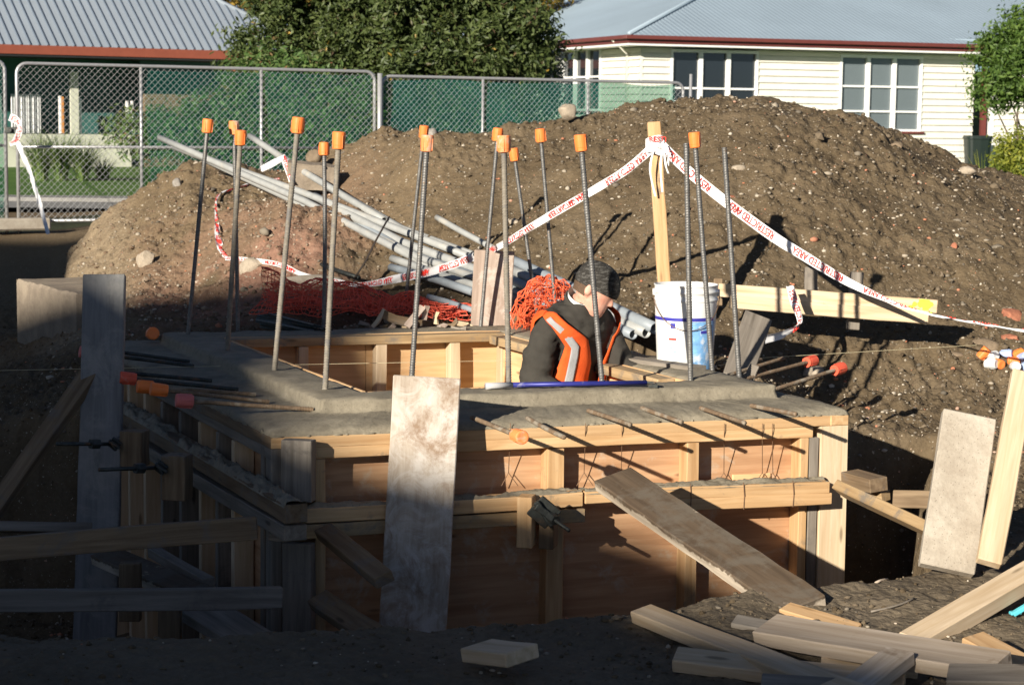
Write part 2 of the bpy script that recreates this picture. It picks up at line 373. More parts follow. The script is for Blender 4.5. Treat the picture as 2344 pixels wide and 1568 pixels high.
def build_ground():
    s = np.concatenate([[-60, -20, -6, -2.5, -1.2, -.7, -.45], np.linspace(-.31, .31, 780), [.45, .7, 1.2, 2.5, 6, 20, 60]])
    ys = np.concatenate([[-45, -20, -8, -2, 2, 4, 4.6], np.exp(np.linspace(math.log(5.0), math.log(24.5), 980)), [25, 26, 28, 34, 42, 60, 90, 150, 400, 1500]])
    Sg, Yg = np.meshgrid(s, ys); X = Sg*np.maximum(Yg, 3); Z = ground_z(X, Yg)
    v = np.stack([X, Yg, Z], -1).reshape(-1, 3); nx = len(s); ny = len(ys)
    i = np.arange(ny-1)[:, None]*nx+np.arange(nx-1)[None, :]; f = np.stack([i, i+1, i+1+nx, i+nx], -1).reshape(-1, 4)
    me = bpy.data.meshes.new('ground'); me.vertices.add(len(v)); me.vertices.foreach_set('co', v.ravel())
    me.loops.add(f.size); me.loops.foreach_set('vertex_index', f.ravel().astype(np.int32))
    me.polygons.add(len(f)); me.polygons.foreach_set('loop_start', np.arange(0, f.size, 4, dtype=np.int32)); me.polygons.foreach_set('loop_total', np.full(len(f), 4, np.int32))
    me.update()
    # soil kind per vertex: reddish crushed-brick spoil on the left heap, wet dark mud in the foreground
    X2 = X.ravel(); Y2 = Yg.ravel(); u = 1172+FPX*X2/np.maximum(Y2, 3)
    red = np.clip(1-np.abs((u-560)/330)**3, 0, 1)*np.clip((Y2-12)/1.0, 0, 1)*np.clip((15.9-Y2)/.8, 0, 1)*np.clip((fbm(X2*2, Y2*2, 3, 5)-.25)*4, 0, 1)
    pale = np.clip(1-np.abs((u-190)/130)**3, 0, 1)*np.clip((Y2-13)/.8, 0, 1)*np.clip((18-Y2)/.5, 0, 1)
    mud = np.clip((8.6-Y2)/1.0, 0, 1)*.8
    yel = np.clip(1-np.abs((u-760)/420)**4, 0, 1)*np.clip((Y2-15)/.8, 0, 1)
    yel = np.maximum(yel, np.clip((1150-u)/200, 0, 1)*np.clip((Y2-13.5)/.6, 0, 1))
    ca = me.color_attributes.new('soil', 'FLOAT_COLOR', 'POINT')
    arr = np.stack([red, pale, mud, yel], -1).astype(np.float32); ca.data.foreach_set('color', arr.ravel())
    m, t, b = nm('soil'); co = coords(t, 'Object')
    n = noise(t, co, 1.6, 10, .7, .5); nf = noise(t, co, 30, 8, .78)
    base = ramp(t, n, [(.30, (.098, .071, .042)), (.5, (.135, .100, .060)), (.72, (.182, .138, .088))])
    at = N(t, 'ShaderNodeAttribute', attribute_name='soil'); sp = N(t, 'ShaderNodeSeparateColor'); t.links.new(at.outputs['Color'], sp.inputs[0])
    nr = ramp(t, noise(t, co, 9, 6, .7), [(.3, (.20, .115, .078)), (.55, (.29, .165, .115)), (.8, (.35, .24, .17))])
    c = mix(t, sp.outputs[0], base, nr); c = mix(t, sp.outputs[1], c, ramp(t, nf, [(.3, (.19, .145, .095)), (.7, (.36, .29, .20))]))
    c = mix(t, at.outputs['Alpha'], c, mix(t, .5, c, (.22, .16, .095)))
    c = mix(t, sp.outputs[2], c, ramp(t, n, [(.3, (.13, .105, .072)), (.7, (.205, .166, .118))]))
    c = mix(t, .6, c, ramp(t, nf, [(.30, (.52, .50, .48)), (.6, (1, 1, 1))]), 'MULTIPLY')
    dn = N(t, 'ShaderNodeTexNoise'); dn.inputs['Scale'].default_value = 40; t.links.new(co, dn.inputs['Vector']); dv = N(t, 'ShaderNodeVectorMath', operation='MULTIPLY_ADD'); dv.inputs[1].default_value = (.02, .02, .02); t.links.new(dn.outputs['Color'], dv.inputs[0]); t.links.new(co, dv.inputs[2])
    inv = ramp(t, sp.outputs[2], [(0, 1.), (.5, .15)])
    for sc, th, tt in ((40, .91, .25), (95, .86, .26)):
        v_ = N(t, 'ShaderNodeTexVoronoi'); v_.inputs['Scale'].default_value = sc; t.links.new(dv.outputs[0], v_.inputs['Vector'])
        lt = N(t, 'ShaderNodeMath', operation='LESS_THAN'); t.links.new(v_.outputs['Distance'], lt.inputs[0]); lt.inputs[1].default_value = tt
        s2 = N(t, 'ShaderNodeSeparateColor'); t.links.new(v_.outputs['Color'], s2.inputs[0])
        g = N(t, 'ShaderNodeMath', operation='GREATER_THAN'); g.inputs[1].default_value = th; t.links.new(s2.outputs[0], g.inputs[0])
        mm = N(t, 'ShaderNodeMath', operation='MULTIPLY'); t.links.new(lt.outputs[0], mm.inputs[0]); t.links.new(g.outputs[0], mm.inputs[1])
        pc = ramp(t, s2.outputs[1], [(0, (.20, .165, .125)), (.5, (.30, .26, .20)), (.85, (.48, .42, .32)), (1, (.40, .15, .08))])
        m2 = N(t, 'ShaderNodeMath', operation='MULTIPLY'); t.links.new(mm.outputs[0], m2.inputs[0]); t.links.new(inv, m2.inputs[1]); c = mix(t, m2.outputs[0], c, pc)
    cr = N(t, 'ShaderNodeTexVoronoi'); cr.inputs['Scale'].default_value = 48; t.links.new(dv.outputs[0], cr.inputs['Vector']); hh = N(t, 'ShaderNodeMath', operation='MULTIPLY_ADD'); t.links.new(cr.outputs['Distance'], hh.inputs[0]); hh.inputs[1].default_value = -.9; t.links.new(nf, hh.inputs[2])
    setb(t, b, c, .95, 0, .12); bump(t, b, hh.outputs[0], .45, .014)
    o = link('ground', me, m, smooth=False); tag(o, kind='structure')
build_ground()
# stones lying in the soil
def ico(sub=1):
    bm = bmesh.new(); bmesh.ops.create_icosphere(bm, subdivisions=sub, radius=1); v = np.array([x.co[:] for x in bm.verts]); f = [tuple(q.index for q in p.verts) for p in bm.faces]; bm.free(); return v, np.array(f)
def gravel():
    V, Fc = ico(1); n = 17000; r = RNG
    y = np.exp(r.uniform(math.log(6.2), math.log(17.2), n)); u = r.uniform(100, 2380, n); x = (u-1172)/FPX*y
    clump = fbm(x*2.5, y*2.5, 3, 91); keep = (clump > .40) | (r.random(n) < .35); keep &= ~((poly_sd(x, y, offset_poly(BOXP, .36)) < 0)); keep &= (y > 9.5) | (r.random(n) < .12)
    x, y = x[keep], y[keep]; n = len(x); z = ground_z(x, y)
    sz = .0045+.011*r.random(n)**3; sz[r.random(n) < .015] *= 2.6; sz[(y < 9)] *= .7
    out = []; 
    for i in range(n):
        sc = sz[i]*np.array([r.uniform(.8, 1.5), r.uniform(.7, 1.1), r.uniform(.5, .9)]); a = r.uniform(0, 6.3); ca, sa = math.cos(a), math.sin(a)
        v = V*sc*(1+r.uniform(-.18, .18, (len(V), 1))); v = np.stack([v[:, 0]*ca-v[:, 1]*sa, v[:, 0]*sa+v[:, 1]*ca, v[:, 2]], -1)
        out.append(v+np.array([x[i], y[i], z[i]+sc[2]*.35]))
    v = np.concatenate(out); f = (Fc[None]+(np.arange(n)*len(V))[:, None, None]).reshape(-1, 3)
    me = mesh('gravel', v, f)
    ca = me.color_attributes.new('rnd', 'FLOAT_COLOR', 'POINT'); rr = r.random(n); rr2 = np.repeat(rr, len(V))
    ca.data.foreach_set('color', np.stack([rr2, rr2, rr2, np.ones_like(rr2)], -1).astype(np.float32).ravel())
    m, t, b = nm('stone'); at = N(t, 'ShaderNodeAttribute', attribute_name='rnd')
    c = ramp(t, at.outputs['Fac'], [(0, (.10, .085, .065)), (.4, (.19, .16, .12)), (.7, (.34, .29, .22)), (.92, (.52, .46, .37)), (.95, (.38, .15, .08)), (1, (.45, .2, .12))])
    setb(t, b, c, .85, 0, .3); tag(link('gravel', me, m, smooth=True), 'small pale stones and brick chips strewn over the brown soil', 'gravel', kind='stuff')
gravel()
MT['rock_pale'] = concrete('rock_pale', (.50, .42, .32), (.30, .25, .19), 14)
MT['rock_grey'] = concrete('rock_grey', (.36, .33, .29), (.22, .20, .175), 14)
MT['rock_brown'] = concrete('rock_brown', (.26, .195, .13), (.16, .12, .08), 14)
MT['brick'] = concrete('brick_red', (.46, .19, .11), (.30, .115, .07), 22)
def rock(u, v, y, sx, sy, sz, mat, label, name='rock', cat='rock', seed=1, sink=.3, sub=3, rz=0, blocky=0, grp=None):
    V, Fc = ico(sub); r = np.random.default_rng(seed); yh = GH(u, v, -.01) if y > 10 else None; y = yh if yh and abs(yh-y) < 3 else y; p = P(u, v, y)
    d = V/np.linalg.norm(V, axis=1, keepdims=True)
    if blocky: mx = np.abs(d).max(1, keepdims=True); d = d*(1-blocky)+d/mx*blocky*.8
    nz = fbm(d[:, 0]*2+seed*3, d[:, 1]*2+d[:, 2]*1.7, 4, seed); n2 = fbm(d[:, 2]*3+seed, d[:, 0]*3-d[:, 1]*3, 3, seed+7); w = d*(.62+.5*nz[:, None]+.3*n2[:, None])
    pl = r.normal(size=(5, 3)); pl /= np.linalg.norm(pl, axis=1, keepdims=True)
    for q in pl: k = w @ q; w = w-np.clip(k-.66, 0, 9)[:, None]*q*.85
    w = w*.95
    w = w*np.array([sx, sy, sz]); c, s = math.cos(rz), math.sin(rz)
    w = np.stack([w[:, 0]*c-w[:, 1]*s, w[:, 0]*s+w[:, 1]*c, w[:, 2]], -1)
    o = link(name, mesh(name, w, Fc), mat, Matrix.Translation(p), smooth=not blocky); tag(o, label, cat, grp); return o
G = 'larger stones lying on the spoil heaps'
rock(1300, 258, 14.8, .085, .06, .062, 'rock_pale', 'pale angular rock on the mound crest in front of the green fence cloth', seed=3, grp=G)
rock(1690, 385, 13.2, .045, .04, .03, 'rock_pale', 'small oval cream stone on the big mound, above the rebar without a cap', seed=4, grp=G)
rock(985, 308, 14.9, .06, .05, .05, 'rock_grey', 'grey stone on the mound crest just behind the paired orange rebar caps', seed=5, grp=G)
rock(2215, 392, 14.6, .06, .045, .035, 'rock_pale', 'flat tan stone near the right end of the mound crest', seed=6, grp=G)
rock(405, 422, 16.2, .042, .04, .05, 'rock_grey', 'whitish rounded stone on the left heap below the pipe ends', seed=7, grp=G)
rock(2052, 335, 14.8, .05, .05, .03, 'rock_brown', 'brown clod on the crest of the mound below the right-hand window', seed=8, grp=G)
rock(720, 362, 15.6, .07, .07, .06, 'rock_brown', 'round brown boulder behind the grey concrete fragment with holes', seed=9, grp=G)
rock(1178, 512, 12.9, .045, .04, .035, 'rock_pale', 'round pinkish stone between the pipes and the danger tape', seed=12, grp=G)
rock(335, 596, 14.3, .075, .05, .07, 'rock_pale', 'triangular tan stone standing on the reddish rubble', seed=13, blocky=.3, grp=G)
rock(190, 665, 13.4, .10, .08, .10, 'rock_brown', 'dark clod resting on the old concrete slab beside the grey board', seed=14, grp=G)
rock(575, 612, 13.9, .10, .07, .07, 'rock_pale', 'grey and pink lump under the tape on the left heap', seed=15, grp=G)
rock(720, 645, 13.3, .22, .05, .045, 'conc_old', 'long pale concrete sliver under the tape on the left heap', name='concrete_fragment', cat='rubble', seed=16, rz=-.15)
rock(2252, 800, 11.1, .10, .08, .07, 'rock_brown', 'big brown stone beside the pile of orange and white caps', seed=17, grp=G)
rock(2178, 812, 10.95, .12, .06, .03, 'rock_brown', 'flat brown clod at the mound foot, right of the tape shadow', seed=18, grp=G)
rock(2316, 726, 11.6, .07, .05, .06, 'brick', 'broken red brick end on the slope at the right edge of the photo', name='brick', cat='brick', seed=19, blocky=.6)
rock(2308, 776, 11.25, .08, .05, .03, 'brick', 'flat orange brick chip just above the pile of caps', name='brick', cat='brick', seed=20, blocky=.4)
rock(2184, 566, 12.3, .022, .02, .03, 'brick', 'tiny red brick chip high on the right flank of the mound', name='brick', cat='brick', seed=21, blocky=.3)
rock(1690, 800, 10.7, .06, .04, .03, 'brick', 'dark red brick piece behind the leaning offcut by the bucket', name='brick', cat='brick', seed=22, blocky=.6)
rock(1660, 452, 12.9, .09, .03, .02, 'brick', 'thin curved brick shard half buried behind the capped rebar pair', name='brick', cat='brick', seed=23, rz=.3)
rock(1790, 985, 9.2, .05, .05, .03, 'rock_pale', 'pale cement lump on the ledge by the right-hand bar caps', name='cement_lump', cat='rubble', seed=24)
rock(1862, 852, 10.4, .09, .08, .05, 'rock_pale', 'dried cement lump lying behind the two right-hand bar caps', name='cement_lump', cat='rubble', seed=25)

def clods():
    """loose crumbs of the same soil, real lumps that throw their own shadows"""
    V, Fc = ico(1); r = np.random.default_rng(5); n = 40000
    y = np.exp(r.uniform(math.log(6.0), math.log(19.5), n)); u = r.uniform(-40, 2400, n); x = (u-1172)/FPX*y
    cl = fbm(x*1.8, y*1.8, 3, 191); keep = (cl > .45) | (r.random(n) < .30); keep &= poly_sd(x, y, offset_poly(BOXP, .36)) > 0; keep &= (y > 8.5) | (r.random(n) < .30)
    x, y = x[keep], y[keep]; n = len(x); z = ground_z(x, y); sz = .005+.015*r.random(n)**3.5; sz[r.random(n) < .006] *= 2.0
    sz *= np.clip(.55+.06*(y-6), .45, 1)
    vv = np.repeat(V[None], n, 0)*(1+r.uniform(-.28, .28, (n, len(V), 1))); vv = vv*(sz[:, None, None]*r.uniform(.7, 1.35, (n, 1, 3))*np.array([1, 1, .8]))
    vv = vv+np.stack([x, y, z+sz*.25], -1)[:, None, :]; f = (Fc[None]+(np.arange(n)*len(V))[:, None, None]).reshape(-1, 3)
    me = mesh('soil_clods', vv.reshape(-1, 3), f); ca = me.color_attributes.new('rnd', 'FLOAT_COLOR', 'POINT'); rr = np.repeat(r.random(n), len(V)); lt = np.repeat(np.clip(1-np.abs((1172+FPX*x/y-480)/420)**4, 0, 1)*np.clip((y-12.6)/.6, 0, 1), len(V)); ca.data.foreach_set('color', np.stack([rr, lt, rr, np.ones_like(rr)], -1).astype(np.float32).ravel())
    m, t, b = nm('soil_clod'); at = N(t, 'ShaderNodeAttribute', attribute_name='rnd'); sp = N(t, 'ShaderNodeSeparateColor'); t.links.new(at.outputs['Color'], sp.inputs[0]); co = coords(t, 'Object'); nf = noise(t, co, 60, 4, .7)
    c = mix(t, .5, mix(t, sp.outputs[1], ramp(t, sp.outputs[0], [(0, (.085, .062, .038)), (.5, (.135, .104, .067)), (1, (.19, .15, .105))]), ramp(t, sp.outputs[0], [(0, (.15, .10, .065)), (.5, (.22, .155, .105)), (1, (.34, .28, .21))])), ramp(t, nf, [(.3, (.6, .58, .56)), (.65, (1, 1, 1))]), 'MULTIPLY'); setb(t, b, c, .95, 0, .1); bump(t, b, nf, .5, .006)
    tag(link('soil_clods', me, m), 'loose brown soil crumbs and clods all over the heaps', 'soil', kind='stuff')
clods()
# ================================================================ concrete box
def ring(poly, prof, nseg, amp=.004, seed=0):
    """closed loop sweep of (offset, z) profile round the polygon; offset + = outwards"""
    loops = []
    rows = []
    for off, z in prof:
        q = offset_poly(poly, off) if abs(off) > 1e-6 else poly
        pts = []
        for i in range(4):
            a = q[i]; b = q[(i+1) % 4]
            for k in range(nseg): pts.append(a.lerp(b, k/nseg)+Vector((0, 0, z)))
        rows.append(pts)
    n = len(rows[0]); v = np.array([[p[:] for p in r] for r in rows])
    t = np.arange(n)*.13*90/nseg
    for i in range(len(rows)):
        v[i, :, 2] += (fbm(t*2+seed, np.full(n, i*.9), 4, seed)-.5)*amp*4
        wob = (fbm(t*3+seed+9, np.full(n, i*.9+4), 4, seed+3)-.5)*amp*(7 if i < 4 else 3); v[i, :, 2] += (fbm(t*17, np.full(n, i*1.7), 3, seed+8)-.5)*(.014 if 1 < i < 8 else .004)
        c = v[i, :, :2].mean(0); d = v[i, :, :2]-c; d /= np.linalg.norm(d, axis=1, keepdims=True); v[i, :, :2] += d*wob[:, None]
    f = []
    for i in range(len(rows)-1):
        for k in range(n): f.append((i*n+k, i*n+(k+1) % n, (i+1)*n+(k+1) % n, (i+1)*n+k))
    return v.reshape(-1, 3), f
WALL = empty('concrete_wall', (A_+D_)/2-Vector((0, 0, 1.4)), 'freshly poured grey concrete wall top forming a square box above the timber formwork', 'concrete wall')
pr = [(.295, -.115), (.30, -.095), (.285, -.078), (.25, -.070), (.2, -.064), (.14, -.060), (.08, -.057), (.03, -.056), (.006, -.054), (.0, -.03), (-.002, -.010), (-.012, -.001), (-.06, .0), (-.12, .002), (-.18, -.002), (-.235, -.003), (-.262, -.010), (-.27, -.05), (-.27, -1.3)]
v, f = ring(BOXP, pr, 170, .0036, 3)
link('wall', mesh('wall', v, f), 'conc_new', I4, WALL, smooth=True)
# cement drips hanging over the timber
def drips(face_a, face_b, n, seed, z0=-.10, off=.303):
    r = random.Random(seed); mb = MB(); d = (face_b-face_a).normalized(); nn = Vector((d.y, -d.x, 0)); L = (face_b-face_a).length
    for i in range(n):
        s = r.uniform(0, L); wd = r.uniform(.006, .035)*(2.2 if r.random() < .25 else 1); h = r.uniform(.004, .010)*(3.4 if r.random() < .12 else 1)
        c = face_a+d*s; V, Fc = _ICO; b = len(mb.v)
        for q in V: mb.v.append(tuple(c+d*q[0]*wd*(.8+.4*r.random())+nn*(q[1]*.004-.003)+Vector((0, 0, z0+q[2]*h))))
        mb.f += [tuple(int(k)+b for k in q) for q in Fc]
    return mb
_ICO = ico(1)
OB = offset_poly(BOXP, .302)
drips(OB[0], OB[1], 26, 4).build('cement_drip', 'conc_new', WALL, True)
drips(OB[3], OB[0], 22, 5).build('cement_drip', 'conc_new', WALL, True)
# ---------------- outer formwork
FORM = empty('formwork', (A_+D_)/2-Vector((0, 0, 1.5)), 'new pine and plywood formwork round the outside of the poured concrete box', 'formwork')
def side(i): 
    a = OB[i]; b = OB[(i+1) % 4]; d = (b-a).normalized(); return a, b, d, Vector((d.y, -d.x, 0))
ZT = -.10
def face_s(i, u, v=1100, off=0):
    a, b, d, n = side(i); return (PP(u, v, a+n*off, n)-a).dot(d)
def member(name, i, s0, s1, z0, z1, off, t, mat, vert=False, parent=FORM, label=None):
    """timber lying on side i between s0..s1 along, z0..z1, outer surface at off outside form line, thickness t"""
    a, b, d, n = side(i); zc = (z0+z1)/2; sc = (s0+s1)/2; o = n*(off-t/2)
    if vert: return beam(name, a+d*sc+o+Vector((0, 0, z0)), a+d*sc+o+Vector((0, 0, z1)), abs(s1-s0), t, n, mat, parent, label)
    return beam(name, a+d*s0+o+Vector((0, 0, zc)), a+d*s1+o+Vector((0, 0, zc)), abs(z1-z0), t, n, mat, parent, label)
a, b, d, n = side(0); LF = (b-a).length
# rails
member('rail', 0, 0, LF, ZT-.046, ZT, 0, .09, 'pine')
member('rail', 0, .10, LF-.17, ZT-.094, ZT-.048, -.001, .09, 'pine')
for u0, u1, mt, nm_ in ((722, 745, 'pine', 'stud'), (1253, 1292, 'pine', 'stud'), (1572, 1600, 'pine', 'stud'), (1831, 1850, 'pine', 'stud'), (1852, 1873, 'wood_grey', 'stud')):
    s0 = face_s(0, u0); s1 = face_s(0, u1); member(nm_, 0, s0, max(s1, s0+.04), -1.6, ZT-.095, -.002, .088, mt, True)
s0 = face_s(0, 1876); member('stud', 0, s0, LF, -1.6, ZT-.047, .0, .09, 'pine_pale', True)
member('stud', 0, .0, .045, -1.6, ZT-.047, 0.001, .09, 'wood_grey', True)
member('stud', 0, .047, .092, -1.6, ZT-.047, -.001, .09, 'wood_grey', True)
for k in range(2):
    member('plywood_sheet', 0, .02+k*1.2, min(.02+k*1.2+1.198, LF-.02), -1.6, ZT-.01, -.09, .017, 'ply')
member('bracing_offcut', 0, face_s(0, 1695), face_s(0, 1783), -.46, -.355, -.078, .012, 'ply_in')
# left side
a3, b3, d3, n3 = side(3); L3 = (b3-a3).length
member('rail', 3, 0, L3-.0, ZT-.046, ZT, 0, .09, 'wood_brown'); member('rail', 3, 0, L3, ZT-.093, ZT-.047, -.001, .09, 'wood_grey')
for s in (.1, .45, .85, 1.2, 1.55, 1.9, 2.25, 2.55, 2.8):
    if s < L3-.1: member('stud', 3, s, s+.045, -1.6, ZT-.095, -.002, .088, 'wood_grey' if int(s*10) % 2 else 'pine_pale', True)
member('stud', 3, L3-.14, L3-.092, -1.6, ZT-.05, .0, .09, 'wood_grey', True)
for k in range(3): member('plywood_sheet', 3, .01+k*1.1, min(1.1*k+1.1, L3-.05), -1.6, ZT-.01, -.09, .017, 'ply')
# right side
a1, b1, d1, n1 = side(1); L1 = (b1-a1).length
member('rail', 1, .002, L1, ZT-.046, ZT, 0, .09, 'pine'); member('plywood_sheet', 1, .01, L1, -1.6, ZT-.01, -.09, .017, 'ply')
for s in (.09, .6, 1.2, 1.8, 2.4): member('stud', 1, s, s+.045, -1.6, ZT-.05, -.001, .088, 'pine', True)
# walers (each a timber clamped to the form)
G_W = 'waler timbers clamped along the formwork'
def waler(i, uv0, uv1, wd, t, mat, label, off=.002, ext=0, nomud=False):
    a, b, d, n = side(i); o = a+n*(off+t); p0 = PP(uv0[0], uv0[1], o, n); p1 = PP(uv1[0], uv1[1], o, n)
    p0 = p0-n*t/2; p1 = p1-n*t/2
    w_ = beam('waler', p0, p1, wd, t, n, mat, None, label, 'timber', G_W)
    return w_, p0, p1
def crumbs(pts, n, wy, name, label, seed, mat='conc_new', size=(.002, .009), up=Vector((0, 0, 1)), parent=None, hh=1.0):
    r = random.Random(seed); mb = MB(); V, Fc = _ICO
    for i in range(n):
        k = r.randrange(len(pts)-1); p = Vector(pts[k]).lerp(Vector(pts[k+1]), r.random()); dd = (Vector(pts[k+1])-Vector(pts[k])).normalized(); sd = dd.cross(up).normalized()
        p = p+sd*r.uniform(-wy, wy); s = r.uniform(*size); b_ = len(mb.v)
        for q in V: mb.v.append(tuple(p+Vector((q[0]*s*1.4*(.7+.6*r.random()), q[1]*s*1.2, q[2]*s*.7*hh*(.7+.6*r.random())))))
        mb.f += [tuple(int(x)+b_ for x in q) for q in Fc]
    return mb.build('cement_crumbs', mat, parent, True)
W = []
def smear(p0, p1, wy, parent, seed, h=.016):
    """mortar spilt along the top of a timber: a ragged skin with bare patches"""
    p0 = Vector(p0); p1 = Vector(p1); d = (p1-p0); L = d.length; d.normalize(); sd = d.cross(Vector((0, 0, 1))).normalized(); n = int(L/.009); k = 9
    s = np.linspace(0, L, n+1)[:, None]*np.ones((1, k+1)); t = np.linspace(-1, 1, k+1)[None, :]*np.ones((n+1, 1))
    z = (fbm(s*9+seed, t*1.6+seed, 4, seed)-.43)*h*3.0+(fbm(s*60, t*9, 3, seed+3)-.5)*h*.8; z = np.where(np.abs(t) > .95, -.012, np.maximum(z, -.008))
    o = np.array(p0[:])+s[..., None]*np.array(d[:])+(t*wy*(1+.12*(fbm(s*14, t, 2, seed)-.5)))[..., None]*np.array(sd[:])+z[..., None]*np.array([0, 0, 1]); i = np.arange(n)[:, None]*(k+1)+np.arange(k)[None, :]
    return link('cement_smear', mesh('smear', o.reshape(-1, 3), np.stack([i, i+1, i+k+2, i+k+1], -1).reshape(-1, 4)), 'conc_new', I4, parent, True)
for (p, q, wd, t, mt, lb, off) in (
  ((700, 1182), (1335, 1143), .058, .09, 'pine', 'upper long waler across the lower left part of the sunlit form face', .002),
  ((680, 1219), (1340, 1180), .056, .09, 'pine_mud', 'lower long waler across the left part of the front form face, below its twin', .0),
  ((1340, 1140), (1560, 1128), .05, .088, 'pine', 'short waler piece hidden partly under the muddy diagonal plank', .004),
  ((1556, 1128), (1900, 1116), .052, .09, 'pine', 'upper waler at the right end of the front form face, crumbs of cement on top', .002),
  ((1530, 1157), (1905, 1141), .050, .09, 'pine', 'lower waler at the right end of the front form face, tied with wire', .001)):
    o, p0, p1 = waler(0, p, q, wd, t, mt, lb, off); W.append((o, p0, p1, wd))
for k in (0, 2, 3):
    o, p0, p1, wd = W[k]; smear(p0+Vector((0, 0, wd/2+.001)), p1+Vector((0, 0, wd/2+.001)), .046, o, 30+k)
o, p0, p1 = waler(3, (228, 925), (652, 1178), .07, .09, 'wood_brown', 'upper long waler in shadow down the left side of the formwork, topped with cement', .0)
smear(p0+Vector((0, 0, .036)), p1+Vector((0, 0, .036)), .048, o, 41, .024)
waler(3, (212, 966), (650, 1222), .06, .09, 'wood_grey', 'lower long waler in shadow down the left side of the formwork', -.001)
beam('waler', P(622, 1216, 7.86), P(674, 1217, 7.84), .055, .09, (0, -1, 0), 'wood_grey', None, 'rounded end block of the lower waler at the shaded front corner', 'timber', G_W)
# wedge blocks / soldiers
G_S = 'short upright blocks packed against the walers'
def upright(u0, u1, v0, v1, y, t, mat, label, grp=G_S, name='timber_block', cat='timber block'):
    uc = (u0+u1)/2; p0 = P(uc, v1, y); p1 = P(uc, v0, y); p1 = Vector((p0.x, p0.y, p1.z)); wd = (u1-u0)/FPX*y
    return beam(name, p0, p1, wd, t, (-.22, -.97, 0), mat, None, label, cat, grp)
nf = side(0)[3]; of = side(0)[0]+nf*.13
y_ = PP(1205, 1190, of, nf).y
upright(1186, 1222, 1134, 1250, y_, .09, 'pine', 'bright pine block left of the dark clamp on the front walers')
upright(1236, 1272, 1160, 1252, y_+.04, .09, 'wood_brown', 'dark block behind the clamp on the front walers')
upright(282, 336, 985, 1066, 8.55, .09, 'wood_brown', 'upper upright block against the shaded left walers')
upright(376, 434, 1040, 1142, 8.25, .09, 'wood_brown', 'lower upright block against the shaded left walers', )
upright(646, 720, 1006, 1146, 8.03, .06, 'wood_grey', 'weathered corner block in shadow under the front left corner of the form')
upright(648, 718, 1242, 1460, 8.0, .06, 'wood_grey', 'weathered corner post below the walers at the shaded front corner')
MT['steel_dark'] = plain('steel_dark', (.06, .065, .06), .55, .6, .4, 30, .3, grime=((.16, .09, .05), .55))
def clamp(u, v, y, label, rodto, k=1.0):
    e = empty('form_clamp', P(u, v, y), label, 'clamp', 'form ties holding the walers'); c = P(u, v, y)
    m = MB(); R = Euler((.2, .7, .1)).to_matrix(); m.box(c, (.05*k, .008, .05*k), R); m.box(c+Vector((.01, -.03, .0)), (.055*k, .012, .014*k), Euler((0, .6, .2)).to_matrix()); m.box(c+Vector((0, -.03, 0)), (.012*k, .012, .06*k), Euler((.1, -.6, 0)).to_matrix())
    m.build('plate', 'steel_dark', e, bev=.003)
    m = MB(); m.tube([c+Vector((0, .1, .01)), c, Vector(rodto)], .008, 8); m.build('tie_rod', 'steel_dark', e, True)
    m = MB(); m.lathe([(.0, -.02), (.022, -.02), (.022, .02), (0, .02)], 6, Matrix.Translation(c.lerp(Vector(rodto), .35)) @ (Vector(rodto)-c).to_track_quat('Z', 'Y').to_matrix().to_4x4()); m.build('nut', 'steel_dark', e)
    return e
MT['tie_green'] = plain('tie_green', (.16, .17, .07), .6, .2, .4, 40, .3)
clamp(1245, 1172, y_-.09, 'dark steel clamp with a pointed rod on the front walers', P(1303, 1214, y_-.22))
clamp(262, 1016, 8.5, 'shaded steel tie rod level with the upper end of the left walers', P(130, 1016, 8.3), .45)
clamp(368, 1070, 8.2, 'shaded steel tie rod poking left from the lower block of the left walers', P(226, 1075, 8.0), .45)
# tie wires on the front face
mb = None
G_T = 'loops of tie wire hanging on the front form face'
MT['wire'] = plain('wire_rust', (.20, .12, .07), .6, .5, .3, 60, .1)
for k, u in enumerate((1168, 1340, 1424, 1658, 1745, 1768)):
    a, b, d, n = side(0); o = a+n*.012
    p = PP(u, 985, o, n); q = PP(u-4+k, 1082, a-n*.06, n); r1 = PP(u-20, 1112, a-n*.05, n); r2 = PP(u+18, 1112, a-n*.05, n)
    m = MB(); m.tube([p+Vector((0, 0, .03)), p, q, r1], .0018, 5); m.tube([q, r2], .0018, 5)
    tag(m.build('tie_wire', 'wire'), ('rusty tie wire hanging left of the capped horizontal bar', 'forked tie wire directly below the capped horizontal bar', 'rusty tie wire just left of the middle stud of the front face', 'forked tie wire left of the small ply offcut on the form face', 'thin tie wire above the small ply offcut', 'tie wire on the right edge of the small ply offcut')[k], 'wire', G_T)
for k, (u, v0, v1) in enumerate(((1580, 1108, 1172), (1702, 1104, 1166), (1815, 1100, 1160))):
    o = side(0)[0]+nf*.096; m = MB(); m.tube([PP(u, v0, o, nf), PP(u+2, (v0+v1)/2, o, nf), PP(u, v1, o, nf)], .0022, 5)
    tag(m.build('tie_wire', 'wire'), ('wire wrapped round the right-hand walers next to the muddy plank', 'wire wrapped round the middle of the right-hand walers', 'wire wrapped round the right-hand walers nearest the corner')[k], 'wire', 'wires wrapped round the walers')
